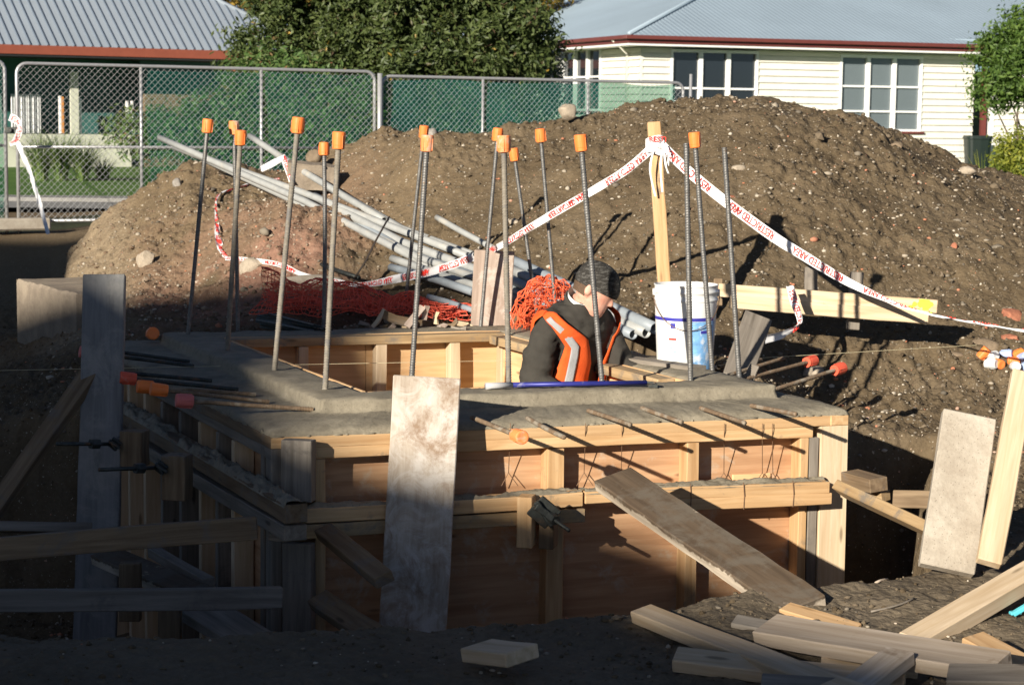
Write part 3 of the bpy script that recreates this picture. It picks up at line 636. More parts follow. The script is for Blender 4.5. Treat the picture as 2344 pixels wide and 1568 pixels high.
# ---------------- inner formwork (sunlit back face)
IB = offset_poly(BOXP, -.272)
INF = empty('inner_formwork', (IB[2]+IB[3])/2-Vector((0, 0, 1.5)), 'sunlit inner formwork of golden plywood and pine studs on the far side of the box', 'formwork')
ib_a = IB[3]; ib_b = IB[2]; di = (ib_b-ib_a).normalized(); ni = Vector((di.y, -di.x, 0))      # pointing to camera
LI = (ib_b-ib_a).length
def inm(name, s0, s1, z0, z1, off, t, mat, vert=False):
    sc = (s0+s1)/2; o = ni*(off-t/2); zc = (z0+z1)/2
    if vert: return beam(name, ib_a+di*sc+o+Vector((0, 0, z0)), ib_a+di*sc+o+Vector((0, 0, z1)), s1-s0, t, ni, mat, INF)
    return beam(name, ib_a+di*s0+o+Vector((0, 0, zc)), ib_a+di*s1+o+Vector((0, 0, zc)), z1-z0, t, ni, mat, INF)
inm('rail', 0, LI, -.05, -.004, .107, .09, 'pine_mud')
inm('plywood_sheet', 0, LI/2-.001, -1.5, -.002, .016, .016, 'ply_in'); inm('plywood_sheet', LI/2+.001, LI, -1.5, -.002, .016, .016, 'ply_in')
def ins(u, off=.1): 
    o = ib_a+ni*off; return (PP(u, 840, o, ni)-ib_a).dot(di)
for u0, u1 in ((684, 706), (862, 886), (1030, 1053), (1147, 1158), (1184, 1236)):
    s0 = ins(u0); s1 = ins(u1); inm('stud', s0, s1, -1.5, -.052, .105, .088, 'pine_pale', True)
inm('nogging', ins(706), ins(862), -.42, -.375, .1, .085, 'pine')
for ia, ibb in ((IB[0], IB[3]), (IB[2], IB[1]), (IB[1], IB[0])):
    dd = (ibb-ia).normalized(); nn2 = Vector((dd.y, -dd.x, 0)); 
    if nn2.dot((A_+D_)/2-ia) < 0: nn2 = -nn2
    o = nn2*.01
    beam('plywood_sheet', ia+o+dd*.02+Vector((0, 0, -.76)), ibb+o-dd*.02+Vector((0, 0, -.76)), 1.5, .016, nn2, 'ply_in', INF)
    if ia is not IB[2]: continue
    o = nn2*.065
    beam('rail', ia+o+dd*.12+Vector((0, 0, -.035)), ibb+o-dd*.12+Vector((0, 0, -.035)), .046, .09, nn2, 'pine_mud', INF)
# board on right rear corner under bucket + timber seat
beam('timber', P(1424, 838, 10.0), P(1600, 862, 9.6), .10, .10, (0, 0, 1), 'wood_grey', None, 'cement-smeared timber block on the wall top beside the worker, under the bucket', 'timber')
# ================================================================ reinforcing bars
MT['steel'] = plain('rebar_steel', (.17, .165, .155), .55, .55, .35, 60, .2, grime=((.24, .17, .11), .60))
MT['steel_cement'] = plain('rebar_cement', (.22, .195, .155), .8, .1, .25, 50, .3, grime=((.16, .15, .14), .5))
MT['steel_rust'] = plain('rebar_rust', (.19, .13, .08), .8, .1, .3, 40, .3, grime=((.3, .26, .2), .5))
MT['cap'] = plain('cap_orange', (.90, .225, .05), .45, 0, .07, 30, .02, spec=.4)
MT['cap_dirty'] = plain('cap_dirty', (.88, .26, .08), .6, 0, .08, 30, .05, grime=((.62, .44, .33), .50))
MT['cap_red'] = plain('cap_red', (.72, .115, .06), .55, 0, .1, 30, .05, grime=((.55, .35, .28), .62))
MT['cap_pink'] = plain('cap_pink', (.66, .17, .15), .6, 0, .1, 30, .05, grime=((.45, .4, .4), .55))
def rebar_mesh(L, r=.0085):
    """deformed bar: core with two long ribs and slanting lugs"""
    m = MB(); n = 10; step = .012; k = int(L/step/1)+1; pts = []; rs = []
    zs = np.linspace(0, L, k*4+1); vv = []; 
    for i, z in enumerate(zs):
        for j in range(n):
            a = 2*math.pi*j/n
            ph = (z/step + abs(math.sin(a/2*2))*0.55) % 1.0
            rr = r*(1+(.17 if ph < .34 else 0)) if abs(math.sin(a)) > .25 else r*1.13
            vv.append((rr*math.cos(a), rr*math.sin(a), z))
    f = []
    for i in range(len(zs)-1):
        for j in range(n): f.append((i*n+j, i*n+(j+1) % n, (i+1)*n+(j+1) % n, (i+1)*n+j))
    f.append(tuple((len(zs)-1)*n+j for j in range(n)))
    return mesh('bar', vv, f)
CAPM = MB()
CAPM.lathe([(.0, .002), (.0105, .002), (.0105, .0), (.021, .0), (.0215, .004), (.0218, .012), (.0225, .014), (.0235, .040), (.0235, .056), (.0222, .0592), (.017, .0602), (.008, .0592), (.0, .0585)], 22)
# slit detail on the top and four fins
for k in range(4):
    R = Matrix.Rotation(k*math.pi/2+.4, 3, 'Z'); CAPM.box(R @ Vector((.0235, 0, .026)), (.0016, .0012, .022), R)
CAPME = mesh('cap', CAPM.v, CAPM.f)
def rebar(base, top, label, cap='cap', grp='vertical reinforcing bars standing in the wall top', mat='steel', capscale=1.0, r=.0085, bend=0, capspin=0):
    base = Vector(base); top = Vector(top); d = (top-base); L = d.length
    q = d.to_track_quat('Z', 'Y').to_matrix().to_4x4()
    e = empty('reinforcing_bar', base, label, 'rebar', grp)
    me = rebar_mesh(L+.03, r)
    if bend:
        for vt in me.vertices: t_ = vt.co.z/L; vt.co.x += bend*4*t_*(1-t_)
    link('bar', me, mat, Matrix.Translation(base-d.normalized()*.03) @ q, e, smooth=True)
    if cap:
        me = CAPME.copy(); S = Matrix.Diagonal((capscale, capscale, capscale, 1))
        o = link('safety_cap', me, cap, Matrix.Translation(base+d*((L-.045*capscale)/L)) @ q @ Matrix.Rotation(capspin, 4, 'Z') @ S, e, smooth=False, bev=.0008)
        if cap != 'cap': o['label'] = {'cap_dirty': 'orange cap smeared with pale cement', 'cap_red': 'faded red cap', 'cap_pink': 'dull pink cap dusted with cement'}[cap]
    return e
VB = [ # base u,v ; top u,v ; dy of top ; cap ; label ; mat
 (430, 770, 476, 281, .05, 'cap', 'leftmost tall bar with an orange cap, standing in shadow at the back left corner', 'steel'),
 (545, 762, 536, 285, .0, 'cap_dirty', 'bar of the left pair with the paler, higher and rearmost cap', 'steel'),
 (520, 806, 551, 307, -.05, 'cap', 'bar of the left pair standing nearer, its cap overlapping the one behind', 'steel_cement'),
 (628, 852, 683, 278, -.02, 'cap', 'tall sunlit bar on the left wall whose lone cap is highest of all', 'steel_cement'),
 (741, 748, 742, 334, .1, 'cap', 'short thin bar in the back wall with its cap left of a bigger nearer one', 'steel'),
 (744, 898, 776, 312, .0, 'cap', 'bar rising from the front left corner of the kerb, with a large cap', 'steel_cement'),
 (926, 716, 971, 295, -.1, 'cap', 'rear bar of the middle pair, its cap half hidden behind a paler one', 'steel'),
 (942, 872, 978, 319, .0, 'cap_dirty', 'front bar of the middle pair rising behind the stained board, cap smeared pale', 'steel'),
 (1100, 752, 1140, 301, .0, 'cap', 'bar passing in front of the pale board behind, rear cap of the cluster of three', 'steel'),
 (1165, 890, 1153, 320, .0, 'cap_dirty', 'front bar of the cluster of three with a dirty tilted cap', 'steel_cement'),
 (1232, 740, 1176, 347, .0, 'cap', 'bar leaning left with the small lowest cap of the cluster of three', 'steel'),
 (1276, 760, 1237, 303, .0, 'cap', 'bar directly behind the worker, passing the lit orange netting, with a lone cap', 'steel'),
 (1379, 884, 1329, 318, .0, 'cap', 'bar crossing in front of the worker and his woolly hat', 'steel'),
 (1581, 872, 1571, 328, .0, None, 'bare bar without cap, left of the capped one in front of the white bucket', 'steel'),
 (1630, 842, 1590, 312, .0, 'cap', 'rightmost capped bar, crossing the right side of the white bucket', 'steel'),
 (1692, 860, 1658, 338, .0, None, 'bare bar furthest to the right, with a cement-spattered tip and no cap', 'steel')]
back_z = 0
for k, (u, v, ut, vt, dy, cp, lb, mt) in enumerate(VB):
    b0 = PZ(u, v, -.01); 
    t0 = P(ut, vt, b0.y+dy)
    cs = 1.13 if cp else 1
    rebar(b0, t0, lb, cp, mat=mt, capscale=1.22 if cp else 1, r=.0118 if v > 800 else .0105, bend=random.uniform(-.006, .006), capspin=random.random()*3)
Gf = 'horizontal starter bars sticking out of the wall'
def hbar(u0, v0, u1, v1, y1, cp, lb, z0=-.05, mt='steel_rust', r=.0088, cs=1.2):
    b0 = PZ(u0, v0, z0); t0 = P(u1, v1, b0.y+y1); rebar(b0, t0, lb, cp, Gf, mt, cs, r, random.uniform(-.004, .004), random.random()*3)
hbar(1087, 958, 1192, 1000, -.42, 'cap_dirty', 'horizontal bar with a pinkish orange cap poking towards the camera from the front ledge')
hbar(1213, 960, 1291, 1001, -.42, None, 'second horizontal bar from the left on the front ledge, uncapped, over the middle stud')
hbar(1353, 942, 1443, 972, -.40, None, 'uncapped horizontal bar above the top end of the muddy plank')
hbar(1476, 936, 1560, 966, -.38, None, 'uncapped horizontal bar left of the one above the small ply offcut')
hbar(1611, 936, 1705, 968, -.40, None, 'uncapped horizontal bar above the small ply offcut')
hbar(1727, 930, 1822, 948, -.38, None, 'rightmost uncapped horizontal bar on the front ledge')
hbar(1712, 866, 1860, 826, .40, 'cap_red', 'horizontal bar pointing right and back, upper of the two capped ones', -.03)
hbar(1778, 890, 1925, 843, .35, 'cap_red', 'horizontal bar pointing right and back, lower and nearer of the two capped ones', -.05)
hbar(1660, 862, 1795, 820, .42, None, 'rusty uncapped horizontal bar above the two capped ones on the right', -.03)
hbar(1650, 840, 1742, 824, .5, None, 'thin rusty uncapped bar furthest back on the right side', -.02)
LB = [(420, 826, 186, 794, None, 'topmost uncapped bar on the shaded left side'), (430, 836, 190, 806, 'cap_pink', 'shaded left bar with a pink cap in front of the grey board'),
 (470, 870, 215, 847, None, 'uncapped bar between the pink capped and the red capped bar on the shaded left side'), (530, 890, 283, 865, 'cap_red', 'shaded left bar with a red cap, next to two joined orange caps'),
 (570, 902, 323, 885, 'cap', 'shaded left bar with the left of two touching orange caps'), (600, 918, 354, 891, 'cap', 'shaded left bar with the right of two touching orange caps'),
 (700, 936, 412, 917, 'cap_pink', 'nearest shaded left bar with a greyish pink cap')]
for k, (u0, v0, u1, v1, cp, lb) in enumerate(LB): hbar(u0, v0, u1, v1, -.16, cp, lb, -.045, 'steel_dark' if k < 4 else 'steel_rust')
# loose cap lying on the ledge corner
me = CAPME.copy(); o = link('safety_cap', me, 'cap', Matrix.Translation(P(346, 764, 11.0)) @ Euler((1.45, .1, .3)).to_matrix().to_4x4() @ Matrix.Diagonal((1.45,)*3+(1,)), bev=.0008)
tag(o, 'loose orange cap lying on its side in the shade near the back left corner', 'safety cap')
# ================================================================ boards, planks and loose timber
def vplank(top0, top1, bot0, bot1, yt, yb, t, mat, name, label, cat='board', curve=0, bev=.004, grp=None):
    """upright board given its four corners in the picture plus depth at top and bottom"""
    ct = (P(*top0, yt)+P(*top1, yt))/2; cb = (P(*bot0, yb)+P(*bot1, yb))/2
    wd = ((P(*top1, yt)-P(*top0, yt)).length+(P(*bot1, yb)-P(*bot0, yb)).length)/2
    sd = (P(*top1, yt)-P(*top0, yt)).normalized(); ax = (ct-cb).normalized(); n = sd.cross(ax)
    if n.y > 0: n = -n
    return beam(name, cb, ct, wd, t, n, mat, None, label, cat, grp, warp=.003, rough=.0018, bev=bev)
nfv = side(0)[3]
vplank((900, 864), (1056, 862), (860, 1600), (1012, 1580), 8.20, 7.95, .045, 'board_stained', 'scaffold_board', 'wide stained board standing upright in front of the box, lit above and shaded below')
vplank((2160, 950), (2276, 953), (2100, 1315), (2232, 1296), 7.75, 7.45, .05, 'conc_old', 'scaffold_board', 'pale cement-coated board standing at the right beside a leaning pine stake')
vplank((2312, 852), (2372, 858), (2238, 1290), (2288, 1290), 7.85, 7.35, .045, 'pine_pale', 'stake', 'knotty pale pine stake leaning at the right edge against the cement-coated board', 'stake')
vplank((188, 629), (291, 630), (172, 1480), (262, 1480), 9.05, 8.6, .04, 'board_grey', 'scaffold_board', 'grey cement-coated board standing in full shadow at the left')
vplank((1084, 573), (1180, 575), (1080, 752), (1167, 748), 11.65, 11.6, .03, 'board_grey', 'scaffold_board', 'short pale pinkish board standing on the back wall among the pipes')
MT['board_pink'] = wood('board_pinkish', (.52, .42, .35), (.42, .33, .27), dirt=(.5, .44, .38), dirtlo=.5, knots=False)
bpy.data.objects['scaffold_board.003'].data.materials[0] = MT['board_pink']
vplank((1706, 716), (1765, 734), (1650, 868), (1722, 872), 10.15, 9.75, .03, 'wood_grey', 'timber_offcut', 'weathered offcut leaning beside the bucket on the right wall', 'offcut')
vplank((1716, 835), (1740, 836), (1706, 866), (1726, 868), 9.6, 9.58, .02, 'wood_grey', 'timber_offcut', 'tiny pale wooden peg at the foot of the weathered offcut', 'offcut')
# tape post
vplank((1481, 280), (1511, 280), (1508, 700), (1538, 700), 11.0, 10.9, .045, 'pine', 'tape_post', 'bright pine post behind the bucket with danger tape knotted near its top', 'post')
# muddy diagonal plank
DP = beam('plank', P(1403, 1096, 8.08), P(1846, 1393, 6.98), .175, .05, (-.10, -.35, .93), 'plank_mud', None, 'thick plank smeared with cement lying diagonally from the waler down to the ground', 'plank', warp=.003, rough=.003, bev=.005)
# braces at right
G_B = 'short braces spanning the excavation'
beam('brace', P(1925, 1118, 8.65), P(2135, 1216, 7.95), .085, .045, (.5, -.75, .25), 'pine_mud', None, 'brace from the right form corner to the cement-coated board, muddy on top', 'brace', G_B)
beam('brace', P(2050, 1142, 8.6), P(2292, 1152, 8.2), .075, .045, (0, -.97, .2), 'wood_brown', None, 'brown brace behind the cement-coated board', 'brace', G_B)
beam('timber_block', P(1945, 1092, 8.75), P(2012, 1110, 8.55), .09, .06, (0, -.2, 1), 'wood_brown', None, 'muddy block lying on the walers at the right form corner', 'timber block')
beam('timber_block', P(1975, 1128, 8.7), P(2028, 1136, 8.6), .06, .045, (0, -.2, 1), 'pine_mud', None, 'orange-ended block end under the muddy block at the right form corner', 'timber block')
# left shaded members
G_L = 'timbers in the shaded pit at the left'
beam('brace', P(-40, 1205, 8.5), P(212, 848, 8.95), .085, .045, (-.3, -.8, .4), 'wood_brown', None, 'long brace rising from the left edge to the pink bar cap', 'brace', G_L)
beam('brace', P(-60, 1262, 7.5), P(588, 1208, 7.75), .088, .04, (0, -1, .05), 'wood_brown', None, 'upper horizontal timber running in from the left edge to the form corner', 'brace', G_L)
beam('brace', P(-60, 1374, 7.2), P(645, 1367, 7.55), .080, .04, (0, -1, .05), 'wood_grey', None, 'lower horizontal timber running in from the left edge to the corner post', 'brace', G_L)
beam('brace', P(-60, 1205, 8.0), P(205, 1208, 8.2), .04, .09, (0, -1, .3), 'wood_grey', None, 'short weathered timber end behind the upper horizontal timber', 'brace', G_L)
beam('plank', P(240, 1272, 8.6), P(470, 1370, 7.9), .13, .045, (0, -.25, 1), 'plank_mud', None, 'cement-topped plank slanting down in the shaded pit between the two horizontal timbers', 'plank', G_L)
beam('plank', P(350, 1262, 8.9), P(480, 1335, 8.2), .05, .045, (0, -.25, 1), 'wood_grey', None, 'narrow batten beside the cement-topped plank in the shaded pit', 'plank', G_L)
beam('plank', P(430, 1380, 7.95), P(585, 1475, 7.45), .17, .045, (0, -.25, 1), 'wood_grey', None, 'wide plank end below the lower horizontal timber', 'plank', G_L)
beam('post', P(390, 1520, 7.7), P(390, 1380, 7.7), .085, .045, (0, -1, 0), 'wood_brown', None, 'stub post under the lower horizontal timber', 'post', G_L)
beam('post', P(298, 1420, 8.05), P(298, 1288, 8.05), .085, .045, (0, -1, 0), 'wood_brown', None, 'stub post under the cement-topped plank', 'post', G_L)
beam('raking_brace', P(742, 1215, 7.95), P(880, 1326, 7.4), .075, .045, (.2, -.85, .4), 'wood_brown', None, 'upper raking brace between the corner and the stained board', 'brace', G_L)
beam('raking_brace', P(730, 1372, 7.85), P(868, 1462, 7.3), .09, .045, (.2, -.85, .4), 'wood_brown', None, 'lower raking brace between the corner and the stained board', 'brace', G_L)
MT['wood_pale_old'] = wood('wood_pale_old', (.60, .51, .41), (.45, .36, .26), dirt=(.22, .15, .09), dirtlo=.60)
# boards/offcuts in foreground
G_F = 'pine timbers piled at the lower right'
def T(u0, v0, y0, u1, v1, y1, w, t, mat, label, nrm=(0, -.25, 1), name='timber', warp=.003): return beam(name, P(u0, v0, y0), P(u1, v1, y1), w, t, nrm, mat, None, label, 'timber', G_F, warp=warp, rough=.0012, bev=.004)
T(1468, 1404, 6.85, 2010, 1612, 5.75, .088, .045, 'pine_pale', 'long timber of the pile pointing to the upper left, its squared end nearest the box', (-.1, -.25, 1))
T(1752, 1440, 6.55, 2290, 1528, 6.0, .15, .05, 'wood_pale_old', 'widest and thickest plank of the pile, lying on top with rough stained edges', (0, -.3, 1), 'plank')
T(1545, 1508, 6.3, 2070, 1566, 6.1, .09, .045, 'pine_pale', 'flat timber lying under the long one, its cut end in the shade', (0, -.3, 1))
T(2375, 1305, 7.1, 2085, 1475, 6.62, .10, .06, 'pine_pale', 'timber slanting up to the right edge of the photo', (-.35, -.45, .8))
T(2060, 1500, 6.12, 1880, 1640, 5.75, .10, .045, 'wood_pale_old', 'timber passing beneath the wide plank towards the bottom edge', (-.3, -.4, .85))
T(1796, 1398, 6.95, 1960, 1448, 6.75, .07, .045, 'pine', 'short freshly cut timber poking out behind the wide plank', (0, -.3, 1))
T(1680, 1420, 6.75, 1760, 1436, 6.7, .07, .02, 'wood_grey', 'thin white-topped slat end left of the wide plank', (0, -.3, 1), 'timber_offcut')
T(2110, 1446, 6.75, 2170, 1462, 6.72, .07, .03, 'pine_pale', 'small offcut between the wide plank and the slanting timber', (0, -.3, 1), 'timber_offcut')
T(2225, 1466, 6.4, 2400, 1560, 6.1, .09, .045, 'pine', 'timber leaving the picture at the lower right corner behind the wide plank', (0, -.3, 1))
T(2170, 1552, 5.95, 2420, 1556, 5.85, .10, .045, 'wood_grey', 'timber along the bottom right corner under the wide plank', (0, -.35, 1))
T(1742, 1572, 5.95, 2000, 1590, 5.9, .09, .045, 'wood_grey', 'timber just showing at the bottom edge under the pile', (0, -.35, 1))
T(1880, 1505, 6.35, 2100, 1530, 6.3, .12, .04, 'pine_pale', 'broad pale timber in the gap between the long timber and the wide plank', (0, -.35, 1))
o = T(1092, 1488, 6.3, 1196, 1500, 6.12, .13, .045, 'pine_pale', 'square block of pine lying alone on the shaded mud in the foreground', (0, -.15, 1), 'timber_block'); del o['group']
# blue strap end on the slanting timber
MT['teal'] = plain('teal_plastic', (.10, .50, .58), .5, 0, .1, 30, .05)
mb = MB(); c = P(2338, 1394, 6.9); mb.box(c, (.035, .012, .008), Euler((0, -.5, .2)).to_matrix()); mb.box(c+Vector((-.02, 0, -.012)), (.02, .012, .006), Euler((0, -.1, .2)).to_matrix())
tag(mb.build('plastic_clip', 'teal', bev=.003), 'turquoise plastic clip on the slanting timber at the right edge', 'clip')
# batter board
G_P = 'stakes carrying the batter board'
bb0 = P(1645, 678, 11.05); bb1 = P(2140, 718, 10.95)
e = empty('batter_board', P(1900, 740, 11.0), 'long double plank rail with a fluorescent yellow-green end, fixed to stakes at the mound foot', 'board')
beam('board', P(1644, 664, 11.05), P(2145, 702, 10.95), .072, .04, (0, -.99, .05), 'pine_pale', e); beam('board', P(1670, 690, 11.04), P(2125, 726, 10.94), .070, .04, (0, -.99, .05), 'pine_pale', e)
MT['fluo'] = plain('fluo_paint', (.58, .92, .05), .7, 0, .15, 50, .1)
mb = MB(); fr, L_ = frame(P(1644, 664, 11.05), P(2145, 702, 10.95), (0, -.99, .05)); r_ = random.Random(5)
for i in range(26):
    x = L_/2-.03-abs(r_.gauss(0, .05)); y = r_.uniform(-.09, .03); s = r_.uniform(.008, .02); q = [fr @ Vector((x+s*math.cos(a)*r_.uniform(.7, 1.2), y+s*math.sin(a)*r_.uniform(.7, 1.2), .0215)) for a in np.linspace(0, 5.4, 7)]
    x2 = min(s, L_/2-.003-x); mb.add([fr @ Vector((min((fr.inverted() @ p).x, L_/2-.045 if (fr.inverted() @ p).y < -.036 else L_/2-.003), min(.034, max(-.09, (fr.inverted() @ p).y)), .0212+i*.00006)) for p in q], [tuple(range(7))])
mb.build('painted_end', 'fluo', e)
vplank((1842, 610), (1872, 612), (1842, 680), (1872, 680), 11.12, 11.1, .03, 'wood_grey', 'stake', 'left stake behind the batter board, only its top showing', 'stake', grp=G_P)
vplank((1946, 622), (1978, 624), (1938, 752), (1966, 758), 11.1, 11.06, .03, 'wood_grey', 'stake', 'right stake behind the batter board, showing above and below it', 'stake', grp=G_P)
vplank((1634, 636), (1654, 640), (1634, 700), (1654, 700), 11.12, 11.1, .03, 'wood_brown', 'stake', 'dark stake at the left end of the batter board behind the bucket', 'stake', grp=G_P)
# old concrete slab and fragment
def slab():
    z1 = -.05; a = PZ(62, 632, z1+.02); b = PZ(40, 640, z1+.0); 
    tl = PZ(38, 640, z1); tr = PZ(330, 712, z1); dv = (tr-tl).normalized(); back = Vector((-dv.y, dv.x, 0))
    q = [tl, tl+dv*1.15, tl+dv*1.15+back*.8, tl+back*.8]; n = 30; m = MB()
    V = []; F_ = []
    rows = [(0, -.46), (0, -.2), (0, -.02), (.015, 0), (.2, .0), (.5, 0), (.8, 0)]
    for off, z in rows:
        for i in range(n+1): V.append(tl+dv*1.35*i/n+back*off+Vector((0, 0, z+.006*random.uniform(-1, 1)*(1 if off else .3))))
    for j in range(len(rows)-1):
        for i in range(n): F_.append((j*(n+1)+i, j*(n+1)+i+1, (j+1)*(n+1)+i+1, (j+1)*(n+1)+i))
    m.add(V, F_)
    tr2 = tl+dv*1.35; m.quad(tr2+Vector((0, 0, -.46)), tr2, tr2+back*.8, tr2+back*.8+Vector((0, 0, -.46)))
    m.quad(tl+Vector((0, 0, -.46)), tl, tl+back*.8, tl+back*.8+Vector((0, 0, -.46)))
    tag(m.build('concrete_slab', 'conc_block'), 'old concrete slab edge at the far left behind the grey board, half in shadow', 'concrete slab')
slab()
c = P(712, 404, 15.2); R = Euler((.15, .06, .05)).to_matrix(); mb = MB(); hw = .17; hh = .095
mb.box(c, (hw, .06, hh), R); me = mesh('f', mb.v, mb.f); bm = bmesh.new(); bm.from_mesh(me); bmesh.ops.subdivide_edges(bm, edges=bm.edges, cuts=5, use_grid_fill=True)
for v_ in bm.verts: v_.co += Vector([(fbm(np.array([v_.co.x*9]), np.array([v_.co.z*9+k*4]), 3, k)[0]-.5)*.03 for k in range(3)])
bm.to_mesh(me); bm.free(); e = empty('concrete_fragment', c-Vector((0, 0, .1)), 'grey concrete fragment with small dark holes lying on the pipes on the left heap', 'rubble')
link('block', me, 'conc_block', I4, e)
MT['hole'] = plain('hole_dark', (.02, .018, .015), .9, 0, .1)
mb = MB()
for u, v in ((744, 384), (745, 422), (672, 380)):
    p = P(u, v, 15.125); mb.lathe([(0, 0), (.008, 0), (.010, .004)], 10, Matrix.Translation(p) @ Matrix.Rotation(1.57, 4, 'X'))
mb.build('bolt_hole', 'hole', e)
# splintered wood debris on back wall
G_D = 'splintered wood scraps heaped on the back wall top'
r_ = random.Random(12); tn = ['curved chip', 'splinter', 'thin sliver', 'broken slat', 'wedge', 'bark strip']
SC = [(838, 748, .10, 'grey splinter next to the bundle of rods'), (862, 735, .16, 'dark crossing splinter left in the scrap heap'), (884, 752, .12, 'thin sliver lying flat left of the upright pale slat'), (905, 728, .14, 'pale twisted strip at the top left of the scrap heap'),
 (930, 745, .08, 'broken upright pale slat in the middle of the scrap heap'), (918, 758, .15, 'flat lath at the bottom of the scrap heap'), (950, 725, .16, 'arched strip on top of the scrap heap'), (965, 742, .14, 'curled strip just left of the middle bar pair'), (985, 752, .13, 'strip lying low behind the middle bar pair'),
 (1000, 728, .07, 'short grey peg standing in the scraps right of the middle bars'), (1010, 748, .11, 'pale slab scrap right of the middle bars'), (1032, 740, .09, 'pinkish scrap near the netting'), (1050, 752, .10, 'yellowish scrap beside the pale standing board'), (1066, 748, .10, 'wedge scrap against the pale standing board'), (975, 716, .08, 'small light chip topping the scrap heap'), (890, 742, .10, 'dark short stick under the twisted strip')]
for k, (u, v, L, lb) in enumerate(SC):
    p = P(u, v, 11.45+r_.uniform(-.1, .1)); upr = k in (4, 9)
    dv = Vector((r_.uniform(-1, 1), r_.uniform(-.5, .5), r_.uniform(-.35, .6))).normalized() if not upr else Vector((.12, 0, 1)).normalized()
    beam('wood_scrap', p-dv*L/2, p+dv*L/2, r_.uniform(.02, .05), r_.uniform(.006, .014), (r_.uniform(-.6, .6), -1, r_.uniform(-.5, 1)), ('wood_grey', 'pine_pale', 'board_pink', 'wood_brown')[k % 4] if not upr else 'pine_pale', None, lb, 'wood scrap', G_D, warp=.02, rough=.003, bev=0)
# bundle of thin rods
e = empty('rod_bundle', P(760, 765, 11.3), 'bundle of thin dark steel rods lying on the back wall, ends towards the camera', 'steel rods')
for k in range(26):
    a = r_.uniform(0, 6.28); rr = .045*math.sqrt(r_.random()); q = Vector((rr*math.cos(a)*.5, rr*math.cos(a), rr*math.sin(a)*.9))
    p0 = P(742, 757, 11.15)+q+Vector((r_.uniform(-.05, .03), 0, 0)); p1 = P(600, 730, 12.0)+q*1.4+Vector((0, 0, .0))
    m = MB(); m.tube([p0, p1], .006, 6); m.build('rod', 'steel_dark' if k % 3 else 'steel', e, True)
# floating tool on kerb
e = empty('trowel_pole', P(1300, 890, 9.0), 'blue-handled pole tool lying along the inner edge of the front kerb', 'tool')
MT['blue'] = plain('blue_metal', (.03, .035, .22), .4, .2, .2, 20, .05, grime=((.3, .3, .33), .62)); MT['greyp'] = plain('grey_plastic', (.42, .42, .42), .5, 0, .1)
pa = PZ(1172, 881, .02); pb = PZ(1480, 876, .02); m = MB(); m.tube([pa, pb], .011, 10); m.build('pole', 'blue', e, True)
m = MB(); m.tube([PZ(1112, 884, .02), PZ(1172, 881, .02)], [.015, .0125], 10); m.build('grip', 'greyp', e, True)
m = MB(); m.tube([pb, PZ(1500, 877, .02)], [.008, .006], 8); m.box(PZ(1494, 882, .012), (.02, .02, .008)); m.build('blade_joint', 'steel_dark', e)
# string lines
MT['string'] = plain('string', (.62, .54, .34), .8, 0, .1)
m = MB(); m.tube([P(-200, 852, 9.4), P(1580, 817, 10.6)], .0012, 5)
m2 = MB(); m2.tube([P(1560, 830, 10.0), P(2235, 790, 11.0)], .0014, 5)
tag(m.build('string_line', 'string'), 'thin string line stretched left to right across the inside of the box', 'string', 'builder string lines'); tag(m2.build('string_line', 'string'), 'thin string line stretched over the ground right of the box', 'string', 'builder string lines')
